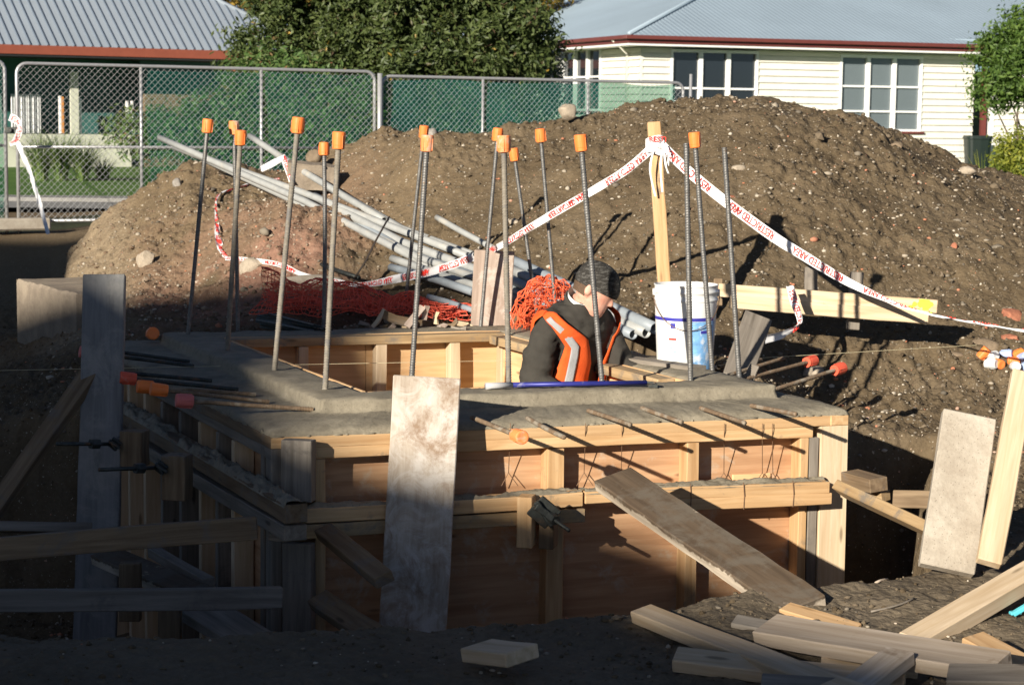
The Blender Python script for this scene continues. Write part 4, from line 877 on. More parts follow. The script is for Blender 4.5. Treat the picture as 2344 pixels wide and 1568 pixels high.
# ================================================================ pipes
MT['pipe'] = plain('pipe_grey', (.33, .335, .32), .5, 0, .12, 12, .05, grime=((.42, .39, .33), .56)); MT['pipe_b'] = plain('pipe_bluegrey', (.26, .29, .31), .45, 0, .12, 12, .05, grime=((.40, .38, .33), .6))
def pipe(pts, r, mat, label, bend=0):
    m = MB(); pts = [Vector(p) for p in pts]; n = 16
    Q = []
    for i in range(len(pts)-1):
        for k in range(4): Q.append(pts[i].lerp(pts[i+1], k/4))
    Q.append(pts[-1]); m.tube(Q, r*.82, n, cap=False)
    o = m.build('plastic_pipe', mat, None, True); sm = o.modifiers.new('s', 'SOLIDIFY'); sm.thickness = .006; sm.offset = -1; tag(o, label, 'pipe', 'grey plastic pipes heaped between the mounds')
    return o
PI = [((366, 316, 16.4), (700, 462, 14.4), (1140, 690, 12.2), .030, 'pipe', 'longest pipe, its end highest at the upper left of the heap'),
 ((400, 338, 16.2), (690, 440, 14.6), (1080, 590, 12.9), .030, 'pipe', 'pipe lying second from the top along the left end of the stack'),
 ((438, 350, 16.1), (760, 500, 14.2), (1190, 690, 12.0), .033, 'pipe', 'pipe lying third from the top, running under the concrete fragment'),
 ((572, 312, 16.1), (690, 390, 15.2), (880, 505, 13.9), .030, 'pipe', 'pipe with a broken collar crossing over behind the paler left cap pair'),
 ((750, 428, 14.8), (920, 525, 13.8), (1082, 585, 13.0), .034, 'pipe', 'upper pipe emerging right of the concrete fragment'),
 ((720, 450, 14.5), (920, 555, 13.4), (1210, 662, 12.1), .036, 'pipe', 'thick pipe in the middle of the stack under the black strap'),
 ((760, 470, 14.4), (930, 580, 13.2), (1280, 700, 11.7), .036, 'pipe_b', 'bluish thick pipe low in the stack'),
 ((818, 520, 13.9), (960, 590, 13.0), (1240, 690, 11.8), .030, 'pipe', 'pipe starting in the middle of the stack below the strap'),
 ((898, 592, 13.1), (1010, 630, 12.6), (1200, 690, 11.9), .030, 'pipe', 'short pipe end low beneath the folded tape'),
 ((895, 612, 12.9), (1000, 640, 12.4), (1190, 706, 11.8), .030, 'pipe_b', 'lowest short pipe with a green ring near the netting'),
 ((1000, 498, 13.6), (1060, 532, 13.3), (1128, 568, 13.0), .024, 'pipe', 'separate thin pipe on the slope right of the middle bar pair'),
 ((1160, 590, 12.5), (1300, 655, 11.6), (1500, 752, 10.7), .038, 'pipe_b', 'shaded thick pipe passing behind the worker, uppermost of those there'),
 ((1160, 612, 12.3), (1300, 680, 11.5), (1480, 762, 10.75), .036, 'pipe', 'pipe behind the worker whose open end shows beside the bucket'),
 ((1170, 640, 12.1), (1300, 700, 11.4), (1450, 766, 10.8), .034, 'pipe_b', 'pipe behind the worker with an open end left of the bucket'),
 ((1390, 700, 11.3), (1440, 722, 11.1), (1510, 752, 10.8), .030, 'pipe', 'muddy pipe end appearing right of the worker face'),
 ((980, 680, 12.2), (1020, 690, 12.1), (1100, 716, 11.9), .022, 'pipe_b', 'thin greenish pipe under the shaded netting')]
for (a_, b_, c_, r, mt, lb) in PI: pipe([P(*a_), P(*b_), P(*c_)], r, mt, lb)
MT['black'] = plain('black_strap', (.035, .026, .02), .6, 0, .2)
m = MB(); ps = [P(890, 498, 13.25), P(862, 548, 13.1), P(836, 600, 13.0), P(812, 636, 12.95)]
m.tube(ps, .018, 8, flat=.3); tag(m.build('strap', 'black', None, True), 'black strap hanging over the pipe stack down to the folded tape', 'strap')
m = MB(); m.tube([P(735, 606, 13.3), P(780, 622, 13.1), P(822, 636, 12.95)], .014, 8); tag(m.build('iron_rod', 'steel_dark', None, True), 'dark rusty rod lying left of the lower end of the black strap', 'rod')
# small litter in the foreground
def litter(name, pts, r, mat, label, cat): 
    m = MB(); Q = []
    for (u, v) in pts: p = PZ(u, v, -.5); p.z = gz(p.x, p.y)+r*1.2; Q.append(p)
    m.tube(catmull(Q, 3), r, 6); return tag(m.build(name, mat, None, True), label, cat)
def catmull(pts, n=10):
    pts = [Vector(p) for p in pts]; out = []
    for i in range(len(pts)-1):
        a = pts[max(i-1, 0)]; b = pts[i]; c = pts[i+1]; d = pts[min(i+2, len(pts)-1)]
        for k in range(n):
            t = k/n; out.append(.5*((2*b)+(c-a)*t+(2*a-5*b+4*c-d)*t*t+(3*b-a-3*c+d)*t*t*t))
    out.append(pts[-1]); return out
litter('twig', [(1994, 1392), (2040, 1388), (2072, 1384), (2092, 1376)], .004, 'wood_grey', 'thin dry twig lying on the lit mud between the plank foot and the slanting timber', 'twig')
litter('twig', [(1366, 1308), (1400, 1336), (1396, 1330)][:2]+[(1420, 1345)], .003, 'wood_grey', 'short broken twig at the edge of the excavation below the clamp', 'twig')
litter('root', [(1960, 1340), (1985, 1336), (2005, 1342), (2030, 1334)], .005, 'wood_pale_old', 'pale root end on the crumbling edge near the right form post', 'root')
litter('twig', [(1150, 1452), (1190, 1440), (1230, 1446)], .003, 'wood_grey', 'twig on the shaded mud above the lone pine block', 'twig')
p = PZ(2206, 1300, -.47); p.z = gz(p.x, p.y)+.012; m = MB(); V = [(p.x+.045*a+.006*math.sin(b*5), p.y+.02*b, p.z+.006*math.sin(a*4+b*3)) for b in (-1, -.3, .4, 1) for a in (-1, -.5, 0, .5, 1)]
m.add(V, [(j*5+i, j*5+i+1, (j+1)*5+i+1, (j+1)*5+i) for j in range(3) for i in range(4)]); tag(m.build('wood_chip', 'pine_pale', None, True), 'bright torn wood chip on the mud right of the cement-coated board foot', 'wood chip')
# ================================================================ orange netting
MT['net'] = plain('net_orange', (.80, .135, .05), .5, 0, .15, 30, .02)
MT['net_red'] = plain('net_red', (.84, .13, .07), .55, 0, .2, 30, .02)
def net_heap(name, zfun, x0, x1, y0, y1, nx, ny, mat, label, layers=3, seed=1, th=.0055):
    r = np.random.default_rng(seed); V = []; F_ = []
    for L in range(layers):
        b = len(V); ox, oy = r.uniform(-1, 1, 2)*.03
        for j in range(ny+1):
            for i in range(nx+1):
                s, t = i/nx, j/ny; x = x0+(x1-x0)*s; y = y0+(y1-y0)*t
                f1 = fbm(np.array([s*nx/5+L*7.]), np.array([t*ny/5+seed]), 3, 3+L)[0]-.5; f2 = fbm(np.array([s*nx/5+L*5.+40]), np.array([t*ny/5+seed]), 3, 8+L)[0]-.5; f3 = fbm(np.array([s*nx/4+L*3.]), np.array([t*ny/4+seed+30]), 3, 12+L)[0]
                xx = x+f1*.16+ox; yy = y+f2*.16+oy
                V.append((xx, yy, zfun(xx, yy, s, t)*(1-.28*L)+ (f3-.5)*.07+.0))
        for j in range(ny):
            for i in range(nx):
                q = (b+j*(nx+1)+i, b+j*(nx+1)+i+1, b+(j+1)*(nx+1)+i+1, b+(j+1)*(nx+1)+i); F_.append(q)
    me = mesh(name, V, F_); o = link(name, me, mat); wf = o.modifiers.new('w', 'WIREFRAME'); wf.thickness = th; wf.use_even_offset = False
    tag(o, label, 'netting', 'crumpled orange barrier netting'); return o
# lit round heap right of the standing board
def net_dome(c, rx, ry, rz, nu, nv, mat, label, layers, seed, th):
    V = []; F_ = []
    for L in range(layers):
        b = len(V); sc = 1-.13*L
        for j in range(nv+1):
            for i in range(nu):
                ph = 2*math.pi*(i+.5*(j % 2)+L*.3)/nu; el = (j/nv)*1.5-.15; q = Vector((math.cos(ph)*math.cos(el), math.sin(ph)*math.cos(el), math.sin(el)))
                w_ = [float(fbm(np.array([q.x*2.3+7*k+L*5]), np.array([q.y*2.3+q.z*3+seed]), 3, 5+k)[0])-.5 for k in range(3)]
                rr = sc*(1+w_[0]*.7); V.append(c+Vector((q.x*rx*rr+w_[1]*.05, q.y*ry*rr, q.z*rz*rr+w_[2]*.05)))
        for j in range(nv):
            for i in range(nu): F_.append((b+j*nu+i, b+j*nu+(i+1) % nu, b+(j+1)*nu+(i+1) % nu, b+(j+1)*nu+i))
    me = mesh('net', V, F_); o = link('barrier_netting', me, mat); wf = o.modifiers.new('w', 'WIREFRAME'); wf.thickness = th; wf.use_even_offset = False; tag(o, label, 'netting', 'crumpled orange barrier netting')
c = P(1255, 742, 11.45); net_dome(c, .20, .18, .29, 22, 8, 'net', 'sunlit round bundle of orange netting behind the worker', 3, 2, .0065)
# shaded long heap
p0 = P(612, 730, 12.2); p1 = P(1078, 745, 11.75)
def zf2(x, y, s, t):
    base = p0.z*(1-s)+p1.z*s; prof = (.27*(1-s*.72))*math.sin(math.pi*min(1, max(0, t*.9+.1)))**.6
    return base+prof*(.7+.6*float(fbm(np.array([s*9]), np.array([t*2.]), 2, 4)[0]))
net_heap('barrier_netting', zf2, p0.x, p1.x, 11.85, 12.55, 46, 14, 'net_red', 'long low heap of red-orange netting, mostly in shade, behind the box', 3, 5, .006)
# ================================================================ danger tape
MT['tape'] = plain('tape_white', (.80, .79, .78), .35, 0, .05, 9, .15)
MT['tape_red'] = plain('tape_red', (.75, .05, .035), .4, 0, .05, 9, .05)
def font_mesh(txt, size=1.0):
    cu = bpy.data.curves.new('t', 'FONT'); cu.body = txt; cu.size = size; cu.resolution_u = 2; cu.offset = .014
    o = bpy.data.objects.new('t', cu); COL.objects.link(o); bpy.context.view_layer.update()
    dg = bpy.context.evaluated_depsgraph_get(); me = bpy.data.meshes.new_from_object(o.evaluated_get(dg))
    bm = bmesh.new(); bm.from_mesh(me); bmesh.ops.triangulate(bm, faces=bm.faces)
    v = np.array([x.co[:] for x in bm.verts]); f = [tuple(q.index for q in p.verts) for p in bm.faces]; bm.free()
    bpy.data.objects.remove(o); bpy.data.curves.remove(cu); return v, f
TXT = font_mesh('RESTRICTED AREA', 1.0)
def catmull(pts, n=10):
    pts = [Vector(p) for p in pts]; out = []
    for i in range(len(pts)-1):
        a = pts[max(i-1, 0)]; b = pts[i]; c = pts[i+1]; d = pts[min(i+2, len(pts)-1)]
        for k in range(n):
            t = k/n; out.append(.5*((2*b)+(c-a)*t+(2*a-5*b+4*c-d)*t*t+(3*b-a-3*c+d)*t*t*t))
    out.append(pts[-1]); return out
def tape(ctrl, label, width=.054, text=True, flip=True, gap=.12, start=.05, grp='red and white danger tape', name='danger_tape', letters_side=-1, mat='tape'):
    """ctrl: list of (u, v, y, du, dv, dy): centre and the picture direction of the band's width"""
    ctrl = [tuple(c[:2])+((GH(c[0], c[1], .06) or 15.),)+tuple(c[3:]) if c[2] is None else c for c in ctrl]
    C = catmull([P(c[0], c[1], c[2]) for c in ctrl], 12); Wd = []
    wv = [((P(c[0]+c[3], c[1]+c[4], c[2]+c[5])-P(c[0], c[1], c[2])).normalized())*(c[6] if len(c) > 6 else 1) for c in ctrl]
    for i in range(len(ctrl)-1):
        for k in range(12): Wd.append(wv[i].lerp(wv[i+1], k/12))
    Wd.append(wv[-1]); S = [0]
    for i in range(1, len(C)): S.append(S[-1]+(C[i]-C[i-1]).length)
    e = empty(name, C[0], label, 'tape', grp)
    nt_ = 4; V = []; F_ = []
    def at(s, t, off=0):
        s = min(max(s, 0), S[-1]-1e-6); i = int(np.searchsorted(S, s, 'right')-1); i = min(i, len(C)-2); f = (s-S[i])/(S[i+1]-S[i])
        c = C[i].lerp(C[i+1], f); w_ = Wd[i].lerp(Wd[i+1], f); d = (C[i+1]-C[i]).normalized(); n = d.cross(w_).normalized()
        if n.y > 0: n = -n
        cr = .006*math.sin(s*9+t*3)+.003*math.sin(s*31+t*5)
        return c+w_*(t*width/2)+n*(off+cr)
    ns = max(8, int(S[-1]/.01))
    for i in range(ns+1):
        for k in range(nt_+1): V.append(at(S[-1]*i/ns, k/nt_*2-1))
    for i in range(ns):
        for k in range(nt_): F_.append((i*(nt_+1)+k, i*(nt_+1)+k+1, (i+1)*(nt_+1)+k+1, (i+1)*(nt_+1)+k))
    o = link('band', mesh('band', V, F_), mat, I4, e, True)
    if text:
        tv, tf = TXT; wd = tv[:, 0].max()-tv[:, 0].min(); sz = width*.74/.72; xs = sz*.66; Lw = wd*xs; s = start; vv = []; ff = []
        sv = tv.copy(); sv[:, 0] -= tv[:, 0].min(); 
        while s+Lw < S[-1] or s < S[-1]-.1:
            b = len(vv); ok = [True]*len(sv)
            for q, a in enumerate(sv):
                ss = s+(Lw-a[0]*xs if flip else a[0]*xs); tt = ((a[1]-.35)*sz)/(width/2)*(-1 if flip else 1)
                ok[q] = ss < S[-1]-.005; vv.append(at(ss, tt*1.0, .005))
            ff += [tuple(b+k for k in q) for q in tf if all(ok[k] for k in q)]
            s += Lw+gap
        if ff: link('lettering', mesh('lettering', vv, ff), 'tape_red', I4, e)
    return e
UP = lambda a, b: (a, b)
# right-hand run (letters upside down)
tape([(1512, 330, 10.93, 12, -26, 0), (1560, 378, 10.92, 13, -22, 0), (1640, 446, 10.88, 13, -20, 0), (1760, 535, 10.8, 13, -22, 0), (1850, 592, 10.76, 10, -24, 0, .95), (1940, 645, 10.7, 9, -22, 0, .8), (2020, 682, 10.65, 6, -20, .02, .55), (2090, 708, 10.6, 4, -14, .05, .3), (2200, 735, 10.5, 2, -10, .1, .16), (2420, 768, 10.3, 2, -10, .1, .12)],
     'danger tape running right from the pine post, twisting thin at the right edge', flip=True)
tape([(1500, 332, 10.93, -9, -20, 0), (1430, 392, 10.98, -10, -18, 0, .9), (1330, 452, 11.1, -9, -20, 0, .85), (1235, 508, 11.25, -9, -19, 0, .8), (1150, 560, 11.5, -8, -18, 0, .7), (1120, 574, 11.7, -8, -18, 0, .7)],
     'danger tape running down to the left from the pine post towards the pale standing board', flip=True, start=.06, width=.050)
tape([(1085, 588, 12.0, -3, -20, 0, .9), (1000, 618, 12.3, -3, -20, 0, .9), (900, 640, 12.7, -3, -22, 0, .95), (830, 652, 12.9, -2, -10, .03, .7), (780, 646, None, -2, -12, 0, .6), (700, 632, None, 2, -14, 0, .6), (640, 606, None, 3, -14, 0, .6), (560, 594, None, 1, -12, 0, .5), (518, 592, None, 6, -10, 0, .5)],
     'folded danger tape sagging from the pale standing board across the left heap, bluish in shade')
tape([(520, 592, None, 14, -4, 0, .5), (502, 560, None, 14, 2, 0, .9), (496, 500, None, 12, 1, 0, .5), (500, 448, None, 8, -6, 0, .3), (560, 425, None, 3, -10, 0, .45), (640, 409, None, 1, -8, 0, .35)],
     'danger tape looping up the left heap from the fold to the concrete fragment')
tape([(648, 356, 15.3, 14, 0, 0, .8), (656, 380, 15.2, 14, 2, 0, .9), (668, 420, 15.1, 12, 0, 0, .6)], 'short scrap of danger tape tied round the pipe left of the concrete fragment', start=.01)
tape([(598, 388, 15.35, 3, 8, 0, .8), (625, 374, 15.3, 4, 10, 0, .9), (650, 362, 15.25, 4, 9, 0, .7)], 'blank white tape tail below the crossing pipe on the left heap', text=False)
tape([(1808, 655, 10.85, 12, 0, 0, .8), (1818, 690, 10.8, 12, -2, 0, .8), (1830, 738, 10.7, 10, -6, 0, .5), (1800, 762, 10.6, 6, -14, 0, .8), (1752, 776, 10.5, 2, -16, 0, .9)], 'loose tail of danger tape hanging over the batter board', flip=True, start=.02)
# knot at the post
e = empty('tape_knot', P(1500, 330, 10.9), 'knot of danger tape wound round the top of the pine post with hanging ends', 'tape')
m = MB()
for k in range(3):
    z = -.0+.02*k; pts = []
    fr_ = P(1498, 322+k*12, 10.95)
    for a in np.linspace(0, 2*math.pi, 17): pts.append(fr_+Vector((.048*math.cos(a), .036*math.sin(a), .012*math.sin(a*1.5+k))))
    vv = []; 
    for p in pts: vv += [p+Vector((0, 0, .018)), p-Vector((0, 0, .018))]
    m.add(vv, [(2*i, 2*i+1, 2*i+3, 2*i+2) for i in range(16)])
for (u0, v0, u1, v1, u2, v2) in ((1520, 350, 1524, 380, 1530, 398), (1516, 345, 1512, 385, 1516, 440), (1496, 345, 1488, 390, 1500, 450), (1524, 330, 1530, 350, 1529, 380)):
    ps = catmull([P(u0, v0, 10.9), P(u1, v1, 10.88), P(u2, v2, 10.9)], 6); vv = []
    for i, p in enumerate(ps): vv += [p+Vector((.005, .004*math.sin(i), 0)), p-Vector((.005, 0, 0))]
    m.add(vv, [(2*i, 2*i+1, 2*i+3, 2*i+2) for i in range(len(ps)-1)])
m.build('band', 'tape', e, True)
tv, tf = TXT; vv = [P(1484, 322, 10.905)+Vector(((a[0])*.04, -.0, (a[1])*.04-.006)) for a in tv if True]
keep = [q for q in tf if all(tv[k][0] < 2.4 for k in q)]
link('lettering', mesh('lettering', [tuple(p) for p in vv], keep), 'tape_red', I4, e)
# fence tape tail
tape([(40, 325, 23.6, 10, 0, 0, .9), (70, 400, 23.2, 12, 2, 0, .7), (92, 470, 22.6, 12, 2, 0, .7), (110, 536, 22.0, 12, 0, 0, .6)], 'white tape tail hanging from the fence joint at the far left down to the ground', text=False, width=.07)
tape([(22, 268, 23.8, 4, -10, 0, 1), (40, 278, 23.8, 2, -10, 0, 1.), (44, 300, 23.75, 12, 0, 0, .8), (34, 325, 23.8, 12, 3, 0, .8), (22, 330, 23.8, 4, 10, 0, .6)], 'danger tape knotted round the fence joint at the far left', width=.09, start=.01)
# ================================================================ bucket
def bucket():
    y = 10.05; c = P(1567, 842, y); top = P(1567, 650, y); H = top.z-c.z; r1 = (P(1642, 690, y)-P(1492, 690, y)).length/2*.985; r0 = r1*.86
    e = empty('bucket', c, 'white plastic pail with blue printed label standing on the wall behind the bare bars', 'bucket')
    Mx = Matrix.Translation(c); m = MB()
    m.lathe([(0, 0), (r0-.004, 0), (r0, .005), (r1*.965, H*.80), (r1*.965, H*.802), (r1*.99, H*.81), (r1*.99, H*.835), (r1*.965, H*.84), (r1*.97, H*.9), (r1*1.0, H*.905), (r1*1.0, H*.93), (r1*.975, H*.935), (r1*.98, H*.985), (r1, H*.99), (r1, H), (r1*.965, H), (r1*.93, H*.7), (r0*.96, .01), (0, .01)], 56, Mx)
    m.build('body', 'bucket_white', e, True)
    def patch(a0, a1, z0, z1, off, mat, name, wob=0, seed=0):
        m = MB(); n = 24; k = 10; V = []
        for j in range(k+1):
            for i in range(n+1):
                z = z0+(z1-z0)*j/k; a = a0+(a1-a0)*i/n
                if wob and i == 0: a += wob*math.sin(z*23+seed)+wob*.5*math.sin(z*61)
                r = r0+(r1*.965-r0)*(z/(H*.8))+off; V.append(c+Vector((r*math.cos(a), r*math.sin(a), z)))
        m.add(V, [(j*(n+1)+i, j*(n+1)+i+1, (j+1)*(n+1)+i+1, (j+1)*(n+1)+i) for j in range(k) for i in range(n)]); m.build(name, mat, e, True)
    R_ = math.radians
    patch(R_(182), R_(330), H*.585, H*.625, .0012, 'lab_blue', 'label_stripe'); patch(R_(275), R_(335), H*.01, H*.58, .001, 'lab_sky', 'label_print', .03)
    for (a0, a1, z0, z1, mt) in ((236, 246, .50, .56, 'lab_blue'), (232, 248, .36, .385, 'tape_red'), (234, 250, .30, .315, 'lab_sky'), (234, 250, .26, .272, 'lab_sky'), (234, 248, .22, .232, 'lab_sky'), (296, 312, .44, .475, 'lab_blue')):
        patch(R_(a0), R_(a1), H*z0, H*z1, .0018, mt, 'label_text_line')
    m = MB(); pts = []
    for a in np.linspace(R_(180), R_(360), 24): pts.append(c+Vector((r1*1.03*math.cos(a), r1*1.03*math.sin(a)*.98, H*.9+math.sin(a)*H*.42)))
    m.tube(pts, .0022, 6); m.build('handle', 'wire', e, True)
    m = MB(); 
    for s in (1, -1): m.lathe([(0, -.006), (.018, -.006), (.018, .006), (0, .006)], 14, Matrix.Translation(c+Vector((s*r1, 0, H*.9))) @ Matrix.Rotation(1.57, 4, 'Y'))
    m.build('handle_lug', 'bucket_white', e, True)
MT['bucket_white'] = plain('bucket_plastic', (.80, .80, .77), .4, 0, .04, 12, .03, grime=((.55, .50, .42), .66))
MT['lab_blue'] = plain('label_blue', (.045, .045, .33), .4, 0, .08, 9, .02); MT['lab_sky'] = plain('label_sky', (.20, .42, .72), .4, 0, .25, 26, .02, grime=((.72, .76, .80), .52))
bucket()
# pile of caps (each a thing)
G_C = 'loose caps dumped at the right edge'
MT['cap_white'] = plain('cap_grey', (.62, .63, .62), .5, 0, .12, 30, .05); MT['cap_blue'] = plain('cap_bluegrey', (.36, .45, .66), .5, 0, .1, 30, .05)
for (u, v, rx, ry, mt, lb) in ((2242, 822, .5, .5, 'cap', 'loose orange cap at the left end of the dumped pile, open end down'), (2256, 836, 1.5, .5, 'cap_white', 'grey cap below the leftmost orange one in the dumped pile'), (2262, 820, 1.3, -.4, 'cap_white', 'grey cap at the back left of the dumped pile'),
  (2275, 832, 1.7, .2, 'cap', 'orange cap in the pile showing its open cross-shaped end, left one'), (2290, 816, 1.4, .6, 'cap_blue', 'bluish cap at the back middle of the dumped pile'), (2305, 829, 1.65, -.2, 'cap', 'orange cap in the pile showing its open end, right one'),
  (2318, 820, 1.0, .8, 'cap', 'orange cap lying sideways at the right of the dumped pile'), (2320, 841, 1.5, .1, 'cap_white', 'grey cap at the front right of the dumped pile'), (2334, 824, 1.2, .5, 'cap_blue', 'bluish cap at the back right of the dumped pile'), (2342, 843, 1.5, .3, 'cap_blue', 'blue-grey cap cut by the right edge of the photo')):
    p = P(u, v, GH(u, v+6, .0) or 10.8)+Vector((0, 0, .008))
    o = link('safety_cap', CAPME.copy(), mt, Matrix.Translation(p) @ Euler((rx, ry, .3*u % 2)).to_matrix().to_4x4() @ Matrix.Diagonal((1.12,)*3+(1,)), bev=.0008); tag(o, lb, 'safety cap', G_C)
# ================================================================ the worker
MT['skin'] = None
m_, t_, b_ = nm('skin'); co_ = coords(t_, 'Object'); n_ = noise(t_, co_, 28, 5)
setb(t_, b_, ramp(t_, n_, [(.3, (.58, .27, .19)), (.7, (.68, .38, .28))]), .5, 0, .35); b_.inputs['Subsurface Weight'].default_value = .12; b_.inputs['Subsurface Radius'].default_value = (.02, .008, .005); bump(t_, b_, n_, .1, .002); MT['skin'] = m_
def fabric(name, a, b, sc=420, big=9, mot=None):
    m, t, bb = nm(name); co = coords(t, 'Object'); n = noise(t, co, sc, 2, .5); g = noise(t, co, big, 5, .6, .5)
    c = ramp(t, g, [(.32, b), (.68, a)])
    if mot: mp = N(t, 'ShaderNodeMapping'); mp.inputs['Scale'].default_value = (1, 1, 3.2); t.links.new(co, mp.inputs[0]); c = mix(t, ramp(t, noise(t, mp.outputs[0], 34, 4, .7), [(.50, 0.), (.60, .8)]), c, mot)
    setb(t, bb, c, .9, 0, .15); ad = N(t, 'ShaderNodeMath', operation='ADD'); t.links.new(n, ad.inputs[0]); g2 = noise(t, co, 16, 3, .5, 1.5); t.links.new(g2, ad.inputs[1]); bump(t, bb, ad.outputs[0], .4, .01); return m
MT['jacket'] = fabric('jacket_cloth', (.062, .057, .048), (.044, .040, .034)); MT['vest'] = fabric('vest_orange', (.88, .135, .03), (.74, .10, .022), 300); MT['reflect'] = fabric('reflective_grey', (.42, .42, .42), (.34, .34, .34), 300)
MT['beanie'] = fabric('beanie_knit', (.040, .037, .032), (.028, .026, .023), 260, 9, (.11, .105, .095)); MT['shirt'] = fabric('shirt_white', (.7, .7, .68), (.6, .6, .58)); MT['trousers'] = fabric('trousers_dark', (.04, .042, .05), (.03, .03, .037)); MT['glove'] = fabric('glove_dark', (.055, .048, .042), (.035, .03, .027), 200, 20); MT['boot'] = plain('boot_leather', (.08, .05, .03), .6)
MT['hair'] = plain('hair_short', (.10, .06, .035), .8, 0, .3, 200, .4)
def loft(mb, rings, n=20, capa=True, capb=True):
    """rings: (centre, axis_x, axis_y, rx, ry[, squareness])"""
    v = []
    for rg in rings:
        c, ax, ay, rx, ry = rg[:5]; sq = rg[5] if len(rg) > 5 else 1
        for k in range(n):
            a = 2*math.pi*k/n; cx, sy = math.cos(a), math.sin(a); cx = math.copysign(abs(cx)**sq, cx); sy = math.copysign(abs(sy)**sq, sy)
            v.append(Vector(c)+Vector(ax)*rx*cx+Vector(ay)*ry*sy)
    f = [(i*n+k, i*n+(k+1) % n, (i+1)*n+(k+1) % n, (i+1)*n+k) for i in range(len(rings)-1) for k in range(n)]
    if capa: f.append(tuple(range(n))[::-1])
    if capb: f.append(tuple((len(rings)-1)*n+k for k in range(n)))
    return mb.add(v, f)
def remesh(mb, vox, smooth_it=3, name='m'):
    """fuse overlapping closed shells into one continuous surface"""
    me = mesh(name, mb.v, mb.f); bm = bmesh.new(); bm.from_mesh(me); bmesh.ops.recalc_face_normals(bm, faces=bm.faces); bm.to_mesh(me); bm.free()
    o = bpy.data.objects.new('tmp', me); COL.objects.link(o); r = o.modifiers.new('r', 'REMESH'); r.mode = 'VOXEL'; r.voxel_size = vox
    s = o.modifiers.new('s', 'SMOOTH'); s.factor = .5; s.iterations = smooth_it
    bpy.context.view_layer.update(); out = bpy.data.meshes.new_from_object(o.evaluated_get(bpy.context.evaluated_depsgraph_get())); bpy.data.objects.remove(o)
    return out
def person():
    yb = 9.98; feet = P(1288, 872, yb); feet.z = -1.15
    yaw = math.radians(-38)
    e = empty('person', feet, 'man in dark jacket, orange vest and dark woolly hat, head bent, inside the box', 'person', rz=0)
    R = Matrix.Rotation(yaw, 3, 'Z')
    def L(x, y, z): return feet+R @ Vector((x, y, 0))+Vector((0, 0, z))      # x forward, y to his left
    X = R @ Vector((1, 0, 0)); Y = R @ Vector((0, 1, 0)); Z = Vector((0, 0, 1))
    # torso spine leaning forward
    def tr(sc=1.0, add=0):
        S = [(0.00, .92, .105, .15), (.01, 1.0, .108, .15), (.03, 1.10, .112, .155), (.055, 1.20, .12, .168), (.075, 1.29, .12, .185), (.085, 1.36, .105, .185), (.09, 1.405, .088, .15), (.095, 1.435, .07, .09)]
        return [(L(x-.045*max(0, z-1.1), 0, z), X, Y, a*sc+add, b*sc+add, .85) for x, z, a, b in S]
    def limb(mb, pts, rs, n=14):
        mb.tube(catmull(pts, 4), np.interp(np.linspace(0, len(pts)-1, (len(pts)-1)*4+1), range(len(pts)), rs).tolist(), n)
    rs_ = L(.06, -.19, 1.335); ls_ = L(.07, .18, 1.335)
    rel = L(.03, -.27, 1.06); rwr = L(.27, -.20, .93); lel = P(1432, 846, 9.93); lwr = P(1486, 868, 9.78)
    hx = P(1366, 672, 1); 
    # head centre from the picture
    hc = P(1362, 662, yb-.10); hy = math.radians(-14); tilt = math.radians(31)
    HR = Matrix.Rotation(hy, 3, 'Z') @ Matrix.Rotation(tilt, 3, 'Y') @ Matrix.Rotation(math.radians(-6), 3, 'X')   # +tilt about Y: nose down
    def H(x, y, z): return hc+HR @ Vector((x, y, z))
    hx_, hy_, hz_ = HR @ Vector((1, 0, 0)), HR @ Vector((0, 1, 0)), HR @ Vector((0, 0, 1))
    nb = L(.115, 0, 1.40)
    def head(mb):
        S = [(-.128, .045, .028, .022), (-.118, .040, .050, .045), (-.095, .026, .072, .060), (-.065, .016, .084, .068), (-.03, .006, .093, .073), (.01, .0, .098, .077), (.045, -.006, .099, .078), (.08, -.012, .09, .072), (.105, -.015, .07, .056), (.122, -.016, .035, .03)]
        loft(mb, [(H(cx, 0, z), hx_, hy_, a, b) for z, cx, a, b in S], 24)
        loft(mb, [(H(.084, 0, .022), hx_, hy_, .012, .010), (H(.094, 0, -.002), hx_, hy_, .014, .012), (H(.104, 0, -.022), hx_, hy_, .018, .017), (H(.098, 0, -.034), hx_, hy_, .014, .017)], 12)        # nose
        for s in (1, -1):
            loft(mb, [(H(-.008, s*.073, -.035), hx_, hz_, .010, .016), (H(-.012, s*.080, -.018), hx_, hz_, .017, .026), (H(-.015, s*.088, -.012), hx_, hz_, .018, .030), (H(-.017, s*.092, -.010), hx_, hz_, .014, .026)], 12)  # ears
            loft(mb, [(H(.070, s*.032, .022), hx_, hz_, .018, .008), (H(.074, s*.05, .020), hx_, hz_, .012, .006)], 8)      # brow
            loft(mb, [(H(.058, s*.045, -.02), hy_, hz_, .018, .014), (H(.070, s*.040, -.022), hy_, hz_, .010, .009)], 8)        # cheek
        loft(mb, [(H(.082, 0, -.063), hy_, hz_, .024, .0065), (H(.094, 0, -.063), hy_, hz_, .014, .005)], 12); loft(mb, [(H(.080, 0, -.075), hy_, hz_, .021, .0065), (H(.092, 0, -.075), hy_, hz_, .012, .005)], 12)   # lips
        loft(mb, [(H(.068, 0, -.100), hx_, hy_, .022, .024), (H(.072, 0, -.115), hx_, hy_, .014, .016)], 12)   # chin
